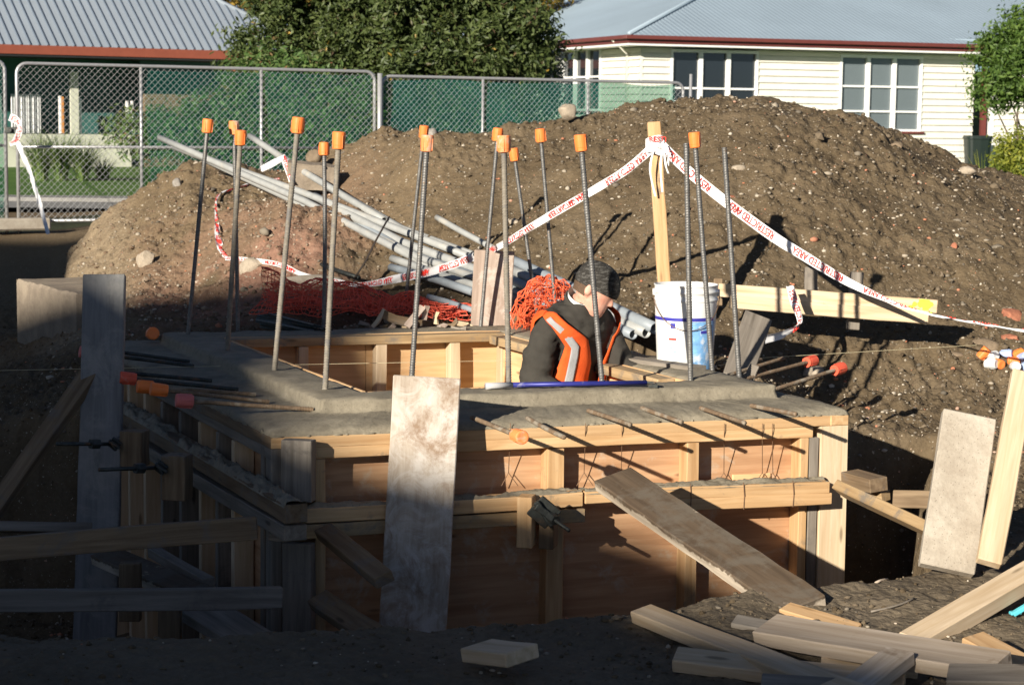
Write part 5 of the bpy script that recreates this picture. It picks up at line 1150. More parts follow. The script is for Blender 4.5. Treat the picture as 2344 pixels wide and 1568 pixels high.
    def hand(mb, w_, dr, palm, s):
        d = dr.normalized(); n = (palm-d*palm.dot(d)).normalized(); sd = d.cross(n).normalized()*s
        loft(mb, [(w_, sd, n, .028, .022), (w_+d*.04, sd, n, .038, .018), (w_+d*.085, sd, n, .042, .016), (w_+d*.10, sd, n, .038, .012)], 12)
        for k, (o_, ln) in enumerate(((-.030, .070), (-.010, .080), (.011, .075), (.030, .058))):
            b0 = w_+d*.092+sd*o_; p1 = b0+d*ln*.45+n*.006; p2 = p1+(d*.8+n*.6).normalized()*ln*.32; p3 = p2+(d*.35+n*.95).normalized()*ln*.28
            mb.tube([b0-d*.01, b0, p1, p2, p3], [.0095, .0095, .0088, .008, .006], 8)
        b0 = w_+d*.03-sd*.03; p1 = b0+(d*.6-sd*.8).normalized()*.035; p2 = p1+(d*.9-sd*.15+n*.4).normalized()*.032; p3 = p2+(d*.8+n*.5).normalized()*.022
        mb.tube([b0, p1, p2, p3], [.012, .0105, .0095, .007], 8)
    mb = MB(); head(mb); limb(mb, [nb-X*.03-Z*.05, nb, hc+HR @ Vector((-.03, 0, -.06))], [.052, .055, .058])
    loft(mb, tr(.80)[:-1]); 
    for s, sh, el, wr in ((-1, rs_, rel, rwr), (1, ls_, lel, lwr)):
        limb(mb, [sh, el, wr], [.052, .041, .028]); hand(mb, wr, (wr-el).normalized()+Vector((0, 0, -.25)), Vector((0, 0, -1)), s)
        hp = L(0, s*.09, .90); kn = L(.06, s*.11, .50); an = L(-.01, s*.12, .09); limb(mb, [hp, kn, an], [.088, .06, .042]); limb(mb, [an+Z*.02, an-Z*.04+X*.02, an+X*.14-Z*.065], [.042, .04, .03])
    loft(mb, [(L(0, 0, .80), X, Y, .09, .12), (L(0, 0, .88), X, Y, .115, .165), (L(0, 0, .95), X, Y, .11, .16)], 18)
    body = remesh(mb, .0055, 3, 'body'); link('body', body, 'skin', I4, e, True)
    # eyes
    for s in (1, -1):
        m = MB(); m.lathe([(0, -.011), (.008, -.008), (.0112, 0), (.008, .008), (0, .011)], 12, Matrix.Translation(H(.076, s*.032, .003))); m.build('eye', 'hole', e, True)
    # jacket
    mb = MB(); T_ = tr(1.0, .022); loft(mb, T_); limb(mb, [nb-X*.05-Z*.10, nb-X*.01-Z*.02, nb+Z*.012+X*.01], [.088, .086, .072])
    for s, sh, el, wr in ((-1, rs_, rel, rwr), (1, ls_, lel, lwr)): limb(mb, [sh+Y*s*-.04+Z*.01, sh, sh.lerp(el, .5)+Y*s*.01, el, el.lerp(wr, .5), wr], [.074, .079, .074, .066, .060, .048], 16)
    mb2 = remesh(mb, .009, 4, 'jacket'); v_ = np.array([q.co[:] for q in mb2.vertices]); nn = np.array([q.normal[:] for q in mb2.vertices])
    w1 = fbm(v_[:, 0]*7+v_[:, 2]*9, v_[:, 1]*7-v_[:, 2]*14, 3, 6)-.5; v_ = v_+nn*w1[:, None]*.05; mb2.vertices.foreach_set('co', v_.ravel()); mb2.update()
    link('jacket', mb2, 'jacket', I4, e, True)
    # collar: open standing band round the neck
    V = []; n = 28
    cb = nb-Z*.01; cdir = (hc+HR @ Vector((-.02, 0, -.07))-cb).normalized(); cx_ = (X-cdir*X.dot(cdir)).normalized(); cy_ = cdir.cross(cx_)
    for j, (h_, rx, ry) in enumerate(((-.06, .112, .122), (-.02, .098, .105), (.03, .088, .090), (.072, .086, .087), (.078, .079, .080), (.03, .076, .078))):
        for k in range(n+1):
            a = math.radians(28)+(2*math.pi-math.radians(56))*k/n; fr = .5-.5*math.cos(a); V.append(cb+cdir*(h_*(.55+.65*fr))+cx_*(rx*math.cos(a)-.008)+cy_*ry*math.sin(a))
    m = MB(); m.add(V, [(j*(n+1)+i, j*(n+1)+i+1, (j+1)*(n+1)+i+1, (j+1)*(n+1)+i) for j in range(5) for i in range(n)]); o = m.build('collar', 'jacket', e, True); sm = o.modifiers.new('s', 'SOLIDIFY'); sm.thickness = .006
    V2 = [v+(cb+cdir*(v-cb).dot(cdir)-v)*.16+cdir*.022 for v in V[:4*(n+1)]]; m = MB(); m.add(V2, [(j*(n+1)+i, j*(n+1)+i+1, (j+1)*(n+1)+i+1, (j+1)*(n+1)+i) for j in range(3) for i in range(n)]); m.build('shirt_collar', 'shirt', e, True)
    # vest: shell over torso with arm holes, built by wrapping strips on the torso rings
    rg = tr(1.0, .047)
    def tp(a, z, add=0):
        zs = [r[0].z-feet.z for r in rg]; z = min(max(z, zs[0]), zs[-2]); i = min(max(0, int(np.searchsorted(zs, z))-1), len(rg)-2); f = (z-zs[i])/(zs[i+1]-zs[i])
        c = rg[i][0].lerp(rg[i+1][0], f); rx = rg[i][3]*(1-f)+rg[i+1][3]*f+add; ry = rg[i][4]*(1-f)+rg[i+1][4]*f+add
        cx, sy = math.cos(a), math.sin(a); cx = math.copysign(abs(cx)**.85, cx); sy = math.copysign(abs(sy)**.85, sy); return c+X*rx*cx+Y*ry*sy
    def strip(path_l, path_r, name, mat, add=0, ns=24, nt_=6):
        V = []
        for i in range(ns+1):
            s = i/ns
            def ev(p): q = s*(len(p)-1); k = min(int(q), len(p)-2); f = q-k; return (p[k][0]*(1-f)+p[k+1][0]*f, p[k][1]*(1-f)+p[k+1][1]*f, p[k][2]*(1-f)+p[k+1][2]*f)
            a, b = ev(path_l), ev(path_r)
            for j in range(nt_+1):
                t = j/nt_; V.append(tp(math.radians(a[0]*(1-t)+b[0]*t), a[1]*(1-t)+b[1]*t, add+a[2]*(1-t)+b[2]*t))
        m = MB(); m.add(V, [(i*(nt_+1)+j, i*(nt_+1)+j+1, (i+1)*(nt_+1)+j+1, (i+1)*(nt_+1)+j) for i in range(ns) for j in range(nt_)]); o = m.build(name, mat, e, True); s = o.modifiers.new('s', 'SOLIDIFY'); s.thickness = .005; return o
    for s in (-1, 1):
        # front panel: from shoulder down the chest
        strip([(s*90, 1.43, .035), (s*62, 1.37, .03), (s*22, 1.27, .004), (s*10, 1.15, .004), (s*8, .93, .006)], [(s*90, 1.385, .055), (s*76, 1.33, .034), (s*58, 1.24, .008), (s*66, 1.14, .004), (s*92, .93, .006)], 'vest_panel', 'vest')
        strip([(s*80, 1.385, .052), (s*54, 1.31, .012), (s*36, 1.24, .008), (s*36, 1.10, .007), (s*38, .93, .009)], [(s*84, 1.37, .054), (s*62, 1.29, .013), (s*48, 1.23, .009), (s*50, 1.10, .007), (s*54, .93, .009)], 'reflective_stripe', 'reflect', .004)
        strip([(s*90, 1.43, .035), (s*110, 1.40, .02), (s*150, 1.36, .002), (s*180, 1.33, .004), (s*180, .93, .006)], [(s*90, 1.385, .055), (s*100, 1.35, .04), (s*112, 1.25, .010), (s*106, 1.14, .006), (s*90, .93, .006)], 'vest_back_panel', 'vest')
    # beanie
    m = MB(); S = [(.008, .002, .112, .090), (.014, .0, .116, .093), (.045, -.002, .118, .095), (.050, -.002, .115, .093), (.085, -.006, .108, .088), (.115, -.010, .090, .074), (.136, -.012, .060, .050), (.145, -.013, .02, .02)]
    TB = Matrix.Rotation(math.radians(-6), 3, 'Y')
    def HB(x, y, z): q = TB @ Vector((x, y, z)); return H(q.x+.004, q.y, q.z-.010)
    bx, by = HR @ (TB @ Vector((1, 0, 0))), HR @ (TB @ Vector((0, 1, 0)))
    loft(m, [(HB(cx, 0, z), bx, by, a, b) for z, cx, a, b in S], 30, capa=False); o = m.build('beanie', 'beanie', e, True); s = o.modifiers.new('s', 'SOLIDIFY'); s.thickness = .004; sb = o.modifiers.new('u', 'SUBSURF'); sb.render_levels = sb.levels = 1
    # hair at nape and temple
    m = MB(); loft(m, [(H(-.016, 0, -.052), hx_, hy_, .080, .066), (H(-.010, 0, -.03), hx_, hy_, .0925, .0745), (H(-.012, 0, .0), hx_, hy_, .093, .079), (H(-.012, 0, .03), hx_, hy_, .093, .080)], 24, False, False)
    for q in range(len(m.v)-1, -1, -1): pass
    hm = mesh('hair', m.v, [f for f in m.f if sum((HR.inverted() @ (Vector(m.v[k])-hc)).x for k in f)/len(f) < .012]); link('hair', hm, 'hair', I4, e, True)
    # gloves, trousers, boots
    mb = MB()
    for s, el, wr in ((-1, rel, rwr), (1, lel, lwr)):
        m = MB(); hand(m, wr, (wr-el).normalized()+Vector((0, 0, -.25)), Vector((0, 0, -1)), s); g = remesh(m, .004, 2, 'glove'); vv = np.array([q.co[:] for q in g.vertices]); nn = np.array([q.normal[:] for q in g.vertices]); g.vertices.foreach_set('co', (vv+nn*.004).ravel()); g.update(); link('glove', g, 'glove', I4, e, True)
    mb = MB()
    for s in (-1, 1):
        hp = L(0, s*.09, .90); kn = L(.06, s*.11, .50); an = L(-.01, s*.12, .12); limb(mb, [hp+Z*.04, kn, an], [.112, .085, .075])
    loft(mb, [(L(0, 0, .80), X, Y, .11, .15), (L(0, 0, .88), X, Y, .13, .185), (L(0, 0, .99), X, Y, .125, .175)], 18); link('trousers', remesh(mb, .012, 4, 'trousers'), 'trousers', I4, e, True)
    for s in (-1, 1):
        m = MB(); an = L(-.01, s*.12, .09); limb(m, [an+Z*.06, an-Z*.02, an-Z*.035+X*.03, an+X*.17-Z*.045], [.06, .058, .055, .045]); link('boot', remesh(m, .01, 3, 'boot'), 'boot', I4, e, True)
person()
# ================================================================ background
MT['galv'] = plain('galvanised', (.46, .46, .46), .45, .5, .1, 30, .05); MT['lawn'] = None
m_, t_, b_ = nm('lawn'); co_ = coords(t_, 'Object'); n1 = noise(t_, co_, .9, 4, .6); n2 = noise(t_, co_, 60, 6, .8)
c_ = mix(t_, .6, ramp(t_, n1, [(.3, (.09, .185, .035)), (.7, (.15, .27, .06))]), ramp(t_, n2, [(.3, (.35, .38, .3)), (.65, (1, 1, 1))]), 'MULTIPLY'); setb(t_, b_, c_, .9, 0, .2); bump(t_, b_, n2, .9, .05); MT['lawn'] = m_
MT['path'] = concrete('path', (.30, .29, .275), (.22, .215, .20), 3)
def sheet(name, pts, z, mat, kind='structure'):
    m = MB(); m.add([Vector((p[0], p[1], z)) for p in pts], [tuple(range(len(pts)))]); tag(m.build(name, mat), kind=kind)
sheet('lawn', [(-60, 30.5), (60, 36), (60, 90), (-60, 90)], ZB+.03, 'lawn')
sheet('path', [(-60, 26), (60, 31.5), (60, 35.9), (-60, 30.4)], ZB+.034, 'path')
m = MB(); m.box((0, 30.9, ZB+.03), (60, .06, .06), Euler((0, 0, .0458)).to_matrix()); tag(m.build('kerb', 'path'), kind='structure')
# ---------------- fence
F0 = Vector((P(40, 300, 24.0).x, 24.0, 0)); F1 = Vector((P(857, 300, 26.3).x, 26.3, 0)); fd = (F1-F0).normalized(); fn = Vector((fd.y, -fd.x, 0)); FW = (F1-F0).length
def shade():
    m, t, b = nm('shade_cloth'); t.nodes.remove(b); o = [n for n in t.nodes if n.type == 'OUTPUT_MATERIAL'][0]
    tr = N(t, 'ShaderNodeBsdfTransparent'); tr.inputs[0].default_value = (.55, .80, .68, 1); df = N(t, 'ShaderNodeBsdfDiffuse'); df.inputs[0].default_value = (.010, .125, .10, 1)
    mx = N(t, 'ShaderNodeMixShader'); co = coords(t, 'Object'); n = noise(t, co, 1.3, 3); f = ramp(t, n, [(.3, .22), (.7, .36)]); t.links.new(f, mx.inputs[0]); t.links.new(tr.outputs[0], mx.inputs[1]); t.links.new(df.outputs[0], mx.inputs[2]); t.links.new(mx.outputs[0], o.inputs[0]); return m
MT['shade'] = shade()
MT['shade_dense'] = MT['shade'].copy(); MT['shade_dense'].name = 'shade_cloth_dense'
for n_ in MT['shade_dense'].node_tree.nodes:
    if n_.type == 'VALTORGB': n_.color_ramp.elements[0].color = (.44, .44, .44, 1); n_.color_ramp.elements[1].color = (.66, .66, .66, 1)
def panel(O, d, W_, zt, label, mids, cloth, zb=-.1):
    e = empty('temporary_fence', O+Vector((0, 0, zb)), label, 'fence', 'temporary mesh fence panels'); n = Vector((d.y, -d.x, 0)); zmid = zb+.87*(zt-zb)/1.84
    def q(s, z, off=0): return O+d*s+n*off+Vector((0, 0, z))
    r = .12; fr = [q(0, ZB-.1), q(0, zt-r)]+[q(r-r*math.cos(a), zt-r+r*math.sin(a)) for a in np.linspace(.3, 1.57, 5)]+[q(W_-r+r*math.sin(a), zt-r+r*math.cos(a)) for a in np.linspace(0, 1.3, 5)]+[q(W_, zt-r), q(W_, ZB-.1)]
    m = MB(); m.tube(fr, .021, 10); m.tube([q(0, zb), q(W_, zb)], .019, 8); m.build('frame', 'galv', e, True)
    m = MB(); m.tube([q(0, zmid), q(W_, zmid)], .017, 8); m.build('mid_rail', 'galv', e, True)
    for s in mids: m = MB(); m.tube([q(s, ZB), q(s, zt)], .019, 8); m.build('upright', 'galv', e, True)
    # chain link: zigzag wires
    m = MB(); cell = .078; H_ = zt-zb-.03; rw = .0022; off = .022
    def seg(s0, z0, s1, z1, o): 
        a = q(s0, z0, o); b = q(s1, z1, o); dd = (b-a).normalized(); pr = dd.cross(n).normalized()*rw; k = len(m.v)
        for p in (a, b): m.v += [tuple(p+pr), tuple(p-pr), tuple(p+n*rw*1.4)]
        m.f += [(k, k+1, k+4, k+3), (k+1, k+2, k+5, k+4), (k+2, k, k+3, k+5)]
    s = -H_
    while s < W_:
        for sg in (1, -1):
            a0, z0, a1, z1 = (s, zb, s+H_, zb+H_) if sg == 1 else (s+H_, zb, s, zb+H_)
            def clip(a0, z0, a1, z1):
                for lim, lo in ((0, True), (W_, False)):
                    for _ in (0,):
                        if lo:
                            if a0 < lim and a1 < lim: return None
                            if a0 < lim: z0 = z0+(z1-z0)*(lim-a0)/(a1-a0); a0 = lim
                            elif a1 < lim: z1 = z0+(z1-z0)*(lim-a0)/(a1-a0); a1 = lim
                        else:
                            if a0 > lim and a1 > lim: return None
                            if a0 > lim: z0 = z0+(z1-z0)*(lim-a0)/(a1-a0); a0 = lim
                            elif a1 > lim: z1 = z0+(z1-z0)*(lim-a0)/(a1-a0); a1 = lim
                return a0, z0, a1, z1
            c = clip(a0, z0, a1, z1)
            if c: seg(*c, off+.002*sg)
        s += cell
    m.build('chain_link', 'galv', e)
    if cloth:
        m = MB(); ns = 40; V = []
        s0, s1, zt_ = cloth[0], cloth[1], zt-.03
        for j in range(9):
            for i in range(ns+1):
                sg = s0+(s1-s0)*i/ns; z = zb+(zt_-zb)*j/8; V.append(q(sg, z-(.02*math.sin(sg*5) if j == 8 else 0), -.03-.02*math.sin(sg*3.1+j)))
        m.add(V, [(j*(ns+1)+i, j*(ns+1)+i+1, (j+1)*(ns+1)+i+1, (j+1)*(ns+1)+i) for j in range(8) for i in range(ns)]); m.build('shade_cloth', cloth[2], e, True)
    return q
def fs(u, O=F0, d=fd, n=fn): return (PP(u, 250, O, n)-O).dot(d)
panel(F0, fd, FW, zv(147, 40, 24.0)+.0, 'full fence panel at the left with see-through green cloth, lawn and house showing behind', [fs(323), fs(598)], (fs(323), FW-.02, 'shade'))
O1 = F1+fd*.10; O1.y += .0; W1 = fs(1563)-FW-.10
panel(O1, fd, W1, zv(176, 870, 26.35), 'fence panel in the middle and right with denser green cloth, partly behind the mound', [fs(1105)-FW-.1, fs(1345)-FW-.1], (.02, fs(1548)-FW-.1, 'shade_dense'))
OM = F0-fd*(FW+.14); panel(OM, fd, FW, zv(140, 20, 23.9), 'fence panel cut by the left edge of the photo, only its rounded right end visible', [FW*.35, FW*.68], (.02, FW-.02, 'shade'))
# loose post right of last panel
m = MB(); p = F0+fd*fs(1580); m.tube([Vector((p.x, p.y, ZB)), Vector((p.x, p.y, zv(172, 1580, p.y)))], .022, 10); tag(m.build('fence_post', 'galv', None, True), 'single upright metal tube standing just right of the last fence panel', 'post')
m = MB(); m.tube([Vector((F1.x, F1.y, ZB))+fd*.05+fn*.05, Vector((F1.x, F1.y, zv(170, 857, 26.3)))+fd*.05+fn*.05], .032, 10); tag(m.build('fence_post', 'galv', None, True), 'thick grey tube standing where the two long fence panels meet', 'post')
def foot(c, label): 
    e = empty('ballast_block', c, label, 'fence foot', 'concrete feet of the fence'); m = MB(); m.box(c+Vector((0, 0, .07)), (.36, .13, .07), Matrix.Rotation(math.atan2(fd.y, fd.x), 3, 'Z')); m.build('slab', 'conc_old', e, bev=.02)
foot(F0+Vector((.0, -.05, ZB-.02)), 'flat concrete foot under the fence joint at the far left'); 
m = MB(); c = F0+Vector((.02, -.05, zv(298, 40, 24))); m.box(c-fd*.08, (.07, .03, .035)); m.box(c-fd*.08-Vector((0, .04, 0)), (.02, .03, .02)); tag(m.build('fence_clip', 'steel_dark', bev=.005), 'dark clamp joining the two fence panels at the far left', 'clamp')
# ---------------- foliage
def foliage(name, blobs, n, leaf, mat, parent=None, seed=1, fill=.55, clump=10, kind=None, elong=1.8, sub=0):
    """many small leaf faces in clumps spread through the crown's volume"""
    r = np.random.default_rng(seed); bl = np.array(blobs, float); vol = bl[:, 3]*bl[:, 4]*bl[:, 5]; pr = vol/vol.sum(); nc = n//clump
    bi = r.choice(len(bl), nc, p=pr); d = r.normal(size=(nc, 3)); d /= np.linalg.norm(d, axis=1, keepdims=True); rad = fill+(1-fill)*r.random(nc)**.6; rad *= (.86+.28*fbm(d[:, 0]*2.5+bi*3, d[:, 2]*2.5+d[:, 1]*2, 3, seed))
    cc = bl[bi, :3]+d*bl[bi, 3:6]*rad[:, None]
    if sub:      # gather the leaves into branch-end bunches so the crown breaks into light and dark clumps
        ns = sub*len(bl); bj = r.choice(len(bl), ns, p=pr); ds = r.normal(size=(ns, 3)); ds /= np.linalg.norm(ds, axis=1, keepdims=True); sc_ = bl[bj, :3]+ds*bl[bj, 3:6]*r.uniform(.72, 1.08, (ns, 1))
        pick = r.integers(0, ns, nc); use = r.random(nc) < .82; g = r.normal(size=(nc, 3))*np.array([.15, .15, .11]); cc = np.where(use[:, None], sc_[pick]+g, cc); d = np.where(use[:, None], ds[pick]*.6+g*4, d)
    c = np.repeat(cc, clump, 0)+r.normal(size=(nc*clump, 3))*leaf*1.25; out = np.repeat(d, clump, 0)
    k = len(c); nrm = r.normal(size=(k, 3))*.75+out*.55+np.array([0, -.1, .5]); nrm /= np.linalg.norm(nrm, axis=1, keepdims=True)
    a = np.cross(nrm, r.normal(size=(k, 3))); a /= np.linalg.norm(a, axis=1, keepdims=True); b = np.cross(nrm, a); s = leaf*r.uniform(.6, 1.25, k)[:, None]
    v = np.stack([c-a*s*elong*.5, c-b*s*.36+nrm*s*.1, c+a*s*elong*.5, c+b*s*.36+nrm*s*.1], 1)
    me = mesh(name, v.reshape(-1, 3), np.arange(k*4).reshape(-1, 4)); ca = me.color_attributes.new('rnd', 'FLOAT_COLOR', 'POINT'); rv = np.clip(r.random(k)*.6+np.repeat(r.random(nc), clump)*.4, 0, 1); rr = np.repeat(rv, 4)
    ca.data.foreach_set('color', np.stack([rr, rr, rr, np.ones_like(rr)], -1).astype(np.float32).ravel()); o = link(name, me, mat, I4, parent); 
    return o
def leafmat(name, stops, tr=.25):
    m, t, b = nm(name); at = N(t, 'ShaderNodeAttribute', attribute_name='rnd'); c = ramp(t, at.outputs['Fac'], stops); setb(t, b, c, .5, 0, .35)
    o = [n for n in t.nodes if n.type == 'OUTPUT_MATERIAL'][0]; tl = N(t, 'ShaderNodeBsdfTranslucent'); t.links.new(mix(t, 1, c, (1.0, 1.15, .5), 'MULTIPLY'), tl.inputs[0]); mx = N(t, 'ShaderNodeMixShader'); mx.inputs[0].default_value = tr
    t.links.new(b.outputs[0], mx.inputs[1]); t.links.new(tl.outputs[0], mx.inputs[2]); t.links.new(mx.outputs[0], o.inputs[0]); return m
MT['leaf_dark'] = leafmat('leaf_rhododendron', [(0, (.026, .044, .013)), (.45, (.064, .090, .025)), (.85, (.115, .145, .045)), (.90, (.10, .065, .04)), (.955, (.13, .09, .035)), (.98, (.45, .30, .05)), (1, (.55, .38, .06))])
MT['leaf_mix'] = leafmat('leaf_autumn_shrub', [(0, (.04, .08, .02)), (.5, (.09, .16, .04)), (.8, (.17, .21, .07)), (.92, (.22, .10, .05)), (1, (.3, .12, .08))])
MT['leaf_gold'] = leafmat('leaf_gold', [(0, (.10, .08, .02)), (.5, (.22, .15, .03)), (1, (.40, .26, .04))], .4)
MT['leaf_bright'] = leafmat('leaf_bright', [(0, (.035, .07, .015)), (.5, (.085, .15, .03)), (1, (.17, .25, .05))], .35)
MT['leaf_grass'] = leafmat('leaf_strap', [(0, (.05, .09, .02)), (.6, (.12, .19, .05)), (1, (.25, .32, .10))], .3); MT['leaf_yel'] = leafmat('leaf_yellow', [(0, (.10, .13, .02)), (.6, (.25, .28, .04)), (1, (.42, .40, .07))], .4)
MT['bark'] = plain('bark', (.11, .085, .06), .9, 0, .4, 14, .6); MT['leaf_shadow'] = MT['leaf_dark']
def at_(u, v, y): p = P(u, v, y); return (p.x, p.y, p.z)
def branches(e, base, tips, r0, mat='bark', name='trunk', seed=1):
    r = random.Random(seed); m = MB(); 
    for t in tips:
        b = Vector(base); t = Vector(t); mid = b.lerp(t, .45)+Vector((r.uniform(-.15, .15), r.uniform(-.15, .15), r.uniform(0, .2))); m.tube(catmull([b, mid, t], 5), np.linspace(r0, r0*.22, 11).tolist(), 8)
    return m.build(name, mat, e, True)
# big evergreen in the middle
e = empty('evergreen_tree', Vector((-1.9, 33.5, ZB)), 'big dense dark green evergreen with scattered yellow leaves behind the middle of the fence', 'tree')
bl = [(*at_(728, 60, 33), .98, 1.1, 1.25), (*at_(628, 128, 33), .50, .8, .42), (*at_(800, 20, 33.6), 1.1, 1.2, 1.3), (*at_(900, 60, 33), 1.2, 1.2, 1.2), (*at_(1020, 50, 33.2), 1.1, 1.2, 1.2), (*at_(1120, 85, 33), 1.05, 1.0, 1.1), (*at_(1190, 110, 33), .62, .8, .65), (*at_(760, 190, 32.8), 1.3, 1.0, .9), (*at_(940, 200, 32.6), 1.5, 1.0, .9), (*at_(1110, 200, 32.8), 1.0, .9, .9), (*at_(575, 148, 32.6), .32, .5, .36), (*at_(1090, -20, 33.6), .8, 1, .9), (*at_(750, -60, 33.8), .9, 1, .9), (*at_(900, -80, 34), 1.6, 1.2, 1.0)]
foliage('crown', bl, 120000, .064, 'leaf_dark', e, 11, .60, 13, sub=34)
branches(e, (-1.9, 33.5, ZB), [b[:3] for b in bl[:9]], .13)
foliage('lower_crown', [(*at_(700, 300, 32.5), 1.3, .8, .9), (*at_(900, 300, 32.5), 1.4, .8, .9), (*at_(1080, 300, 32.5), 1.2, .8, .9)], 20000, .064, 'leaf_dark', e, 14, .6, 13)
e = empty('flowering_shrub', Vector((-3.9, 30.2, ZB)), 'wide loose shrub with reddish leaves seen through the left fence panel', 'shrub')
foliage('foliage', [(*at_(330, 305, 30), .6, .6, .35), (*at_(420, 292, 30), .6, .6, .35), (*at_(530, 262, 30.2), .7, .7, .50), (*at_(620, 230, 30.5), .8, .7, .8), (*at_(700, 240, 30.5), .7, .7, .75), (*at_(480, 320, 29.8), 1.2, .6, .4), (*at_(640, 320, 29.8), 1.2, .6, .5), (*at_(790, 290, 30.2), .7, .7, .6)], 26000, .06, 'leaf_mix', e, 21, .35, 10)
branches(e, (-3.9, 30.2, ZB), [at_(420, 262, 30), at_(520, 235, 30.2), at_(620, 230, 30.5), at_(330, 290, 30)], .03, seed=4)
# gold autumn tree at top left behind
e = empty('autumn_tree', Vector((at_(560, 0, 60)[0], 60, ZB)), 'bare-branched tree with golden autumn leaves above the left roof end', 'tree')
bs = [at_(500+k*30, 30-k % 3*22, 60) for k in range(6)]; branches(e, (bs[2][0], 60, ZB), bs+[at_(470, 10, 60), at_(600, -40, 60)], .16, seed=8)
foliage('crown', [(*at_(540, -10, 60), 1.4, 1.5, .7), (*at_(620, -20, 60), 1.3, 1.5, .8), (*at_(500, -30, 60), 1.0, 1, .5), (*at_(1200, -10, 60), 1.4, 1.5, .8)], 9000, .10, 'leaf_gold', e, 31, .2, 5)
# right tree
e = empty('young_tree', Vector((at_(2330, 400, 36)[0], 36, ZB)), 'bright green small-leaved tree with forked stem at the right edge', 'tree')
bl = [(*at_(2330, 90, 36), .42, .5, .42), (*at_(2300, 130, 36), .40, .5, .40), (*at_(2345, 170, 36), .50, .5, .45), (*at_(2290, 200, 36), .32, .4, .32), (*at_(2370, 80, 36), .5, .5, .55), (*at_(2340, 220, 36), .45, .5, .25), (*at_(2285, 165, 36), .25, .3, .25)]
foliage('crown', bl, 13000, .06, 'leaf_bright', e, 41, .25, 9, sub=9)
tb = Vector((at_(2352, 400, 36)[0], 36, ZB)); branches(e, tb, [at_(2280, 250, 36), at_(2300, 200, 36), at_(2340, 160, 36), at_(2370, 150, 36), at_(2320, 260, 36)], .035, seed=5)
# strap-leaved plants and small shrubs
def straps(name, u, v, y, n, L_, mat, label, seed, spread=1.0, grp='strap-leaved plants in the garden beds'):
    r = random.Random(seed); b = P(u, v, y); b.z = ZB+.02 if y > 20 else gz(b.x, b.y); m = MB(); e = empty(name, b, label, 'plant', grp)
    cols = []
    for i in range(n):
        a = r.uniform(0, 6.28); tl = r.uniform(.2, .9)*spread; le = L_*r.uniform(.6, 1.1); d = Vector((math.cos(a), math.sin(a), 0)); o = b+d*r.uniform(0, .12)*spread; w_ = Vector((-d.y, d.x, 0))*r.uniform(.012, .022); V = []
        for k in range(6):
            t = k/5; p = o+d*(le*tl*t*t)+Vector((0, 0, le*(t-.35*tl*t*t))); ww = w_*(1-t*.9); V += [p-ww, p+ww]
        m.add(V, [(2*k, 2*k+1, 2*k+3, 2*k+2) for k in range(5)]); cols += [r.random()]*12
    me = mesh('leaves', m.v, m.f); ca = me.color_attributes.new('rnd', 'FLOAT_COLOR', 'POINT'); ca.data.foreach_set('color', np.repeat(np.array(cols), 4).astype(np.float32)); link('leaves', me, mat, I4, e)
for k, (u, y, n, L_, lb) in enumerate(((95, 40, 260, 1.05, 'strap-leaved clump nearest the left fence joint under the curtained window'), (140, 40, 260, 1.1, 'strap-leaved clump second from the left under the curtained window'), (190, 40, 240, .95, 'strap-leaved clump in front of the left house wall, third from left'), (235, 40.5, 120, .55, 'small strap-leaved clump before the cream wall patch'), (350, 34, 220, .55, 'strap-leaved clump under the left side of the reddish shrub'), (420, 33, 220, .55, 'strap-leaved clump under the middle of the reddish shrub'), (510, 32.5, 220, .55, 'strap-leaved clump under the right side of the reddish shrub'), (600, 32.5, 220, .55, 'strap-leaved clump right of the pipe with the broken collar'))):
    straps('strap_leaf_plant', u, 380, y, n, L_, 'leaf_grass', lb, 50+k)
straps('strap_leaf_plant', 2252, 380, 30, 60, 1.0, 'leaf_yel', 'pale striped flax at the foot of the right house corner', 71, .6); straps('strap_leaf_plant', 2275, 380, 30, 60, .9, 'leaf_grass', 'thin strap-leaved plant just right of the pale flax', 72, .6)
for (u, v, rr, mt, lb, sd) in ((2322, 355, .33, 'leaf_yel', 'yellow-green bush below the small-leaved tree at the right edge', 81), (2340, 395, .18, 'leaf_mix', 'low reddish bush at the right edge behind the mound', 82)):
    e = empty('garden_bush', Vector((P(u, v, 30).x, 30, ZB)), lb, 'shrub'); foliage('foliage', [(*at_(u, v, 30), rr, rr, rr*1.2), (*at_(u+18, v+25, 30), rr, rr, rr)], 4000, .045, mt, e, sd, .3, 8); branches(e, (P(u, v, 30).x, 30, ZB), [at_(u, v, 30), at_(u+18, v, 30)], .012, seed=sd)
e = empty('white_flowered_climber', Vector((P(1262, 150, 38).x, 38, ZB)), 'sparse pale climber between the evergreen and the narrow left window of the cream house', 'shrub'); MT['leaf_white'] = leafmat('leaf_white', [(0, (.03, .04, .02)), (.5, (.10, .10, .07)), (.55, (.5, .48, .42)), (1, (.62, .6, .55))], .1)
foliage('foliage', [(*at_(1258, 150, 38), .28, .3, .55), (*at_(1262, 215, 38), .25, .3, .5)], 2600, .05, 'leaf_white', e, 91, .2, 5); branches(e, (P(1262, 150, 38).x, 38, ZB), [at_(1258, 120, 38), at_(1270, 160, 38)], .02, seed=9)
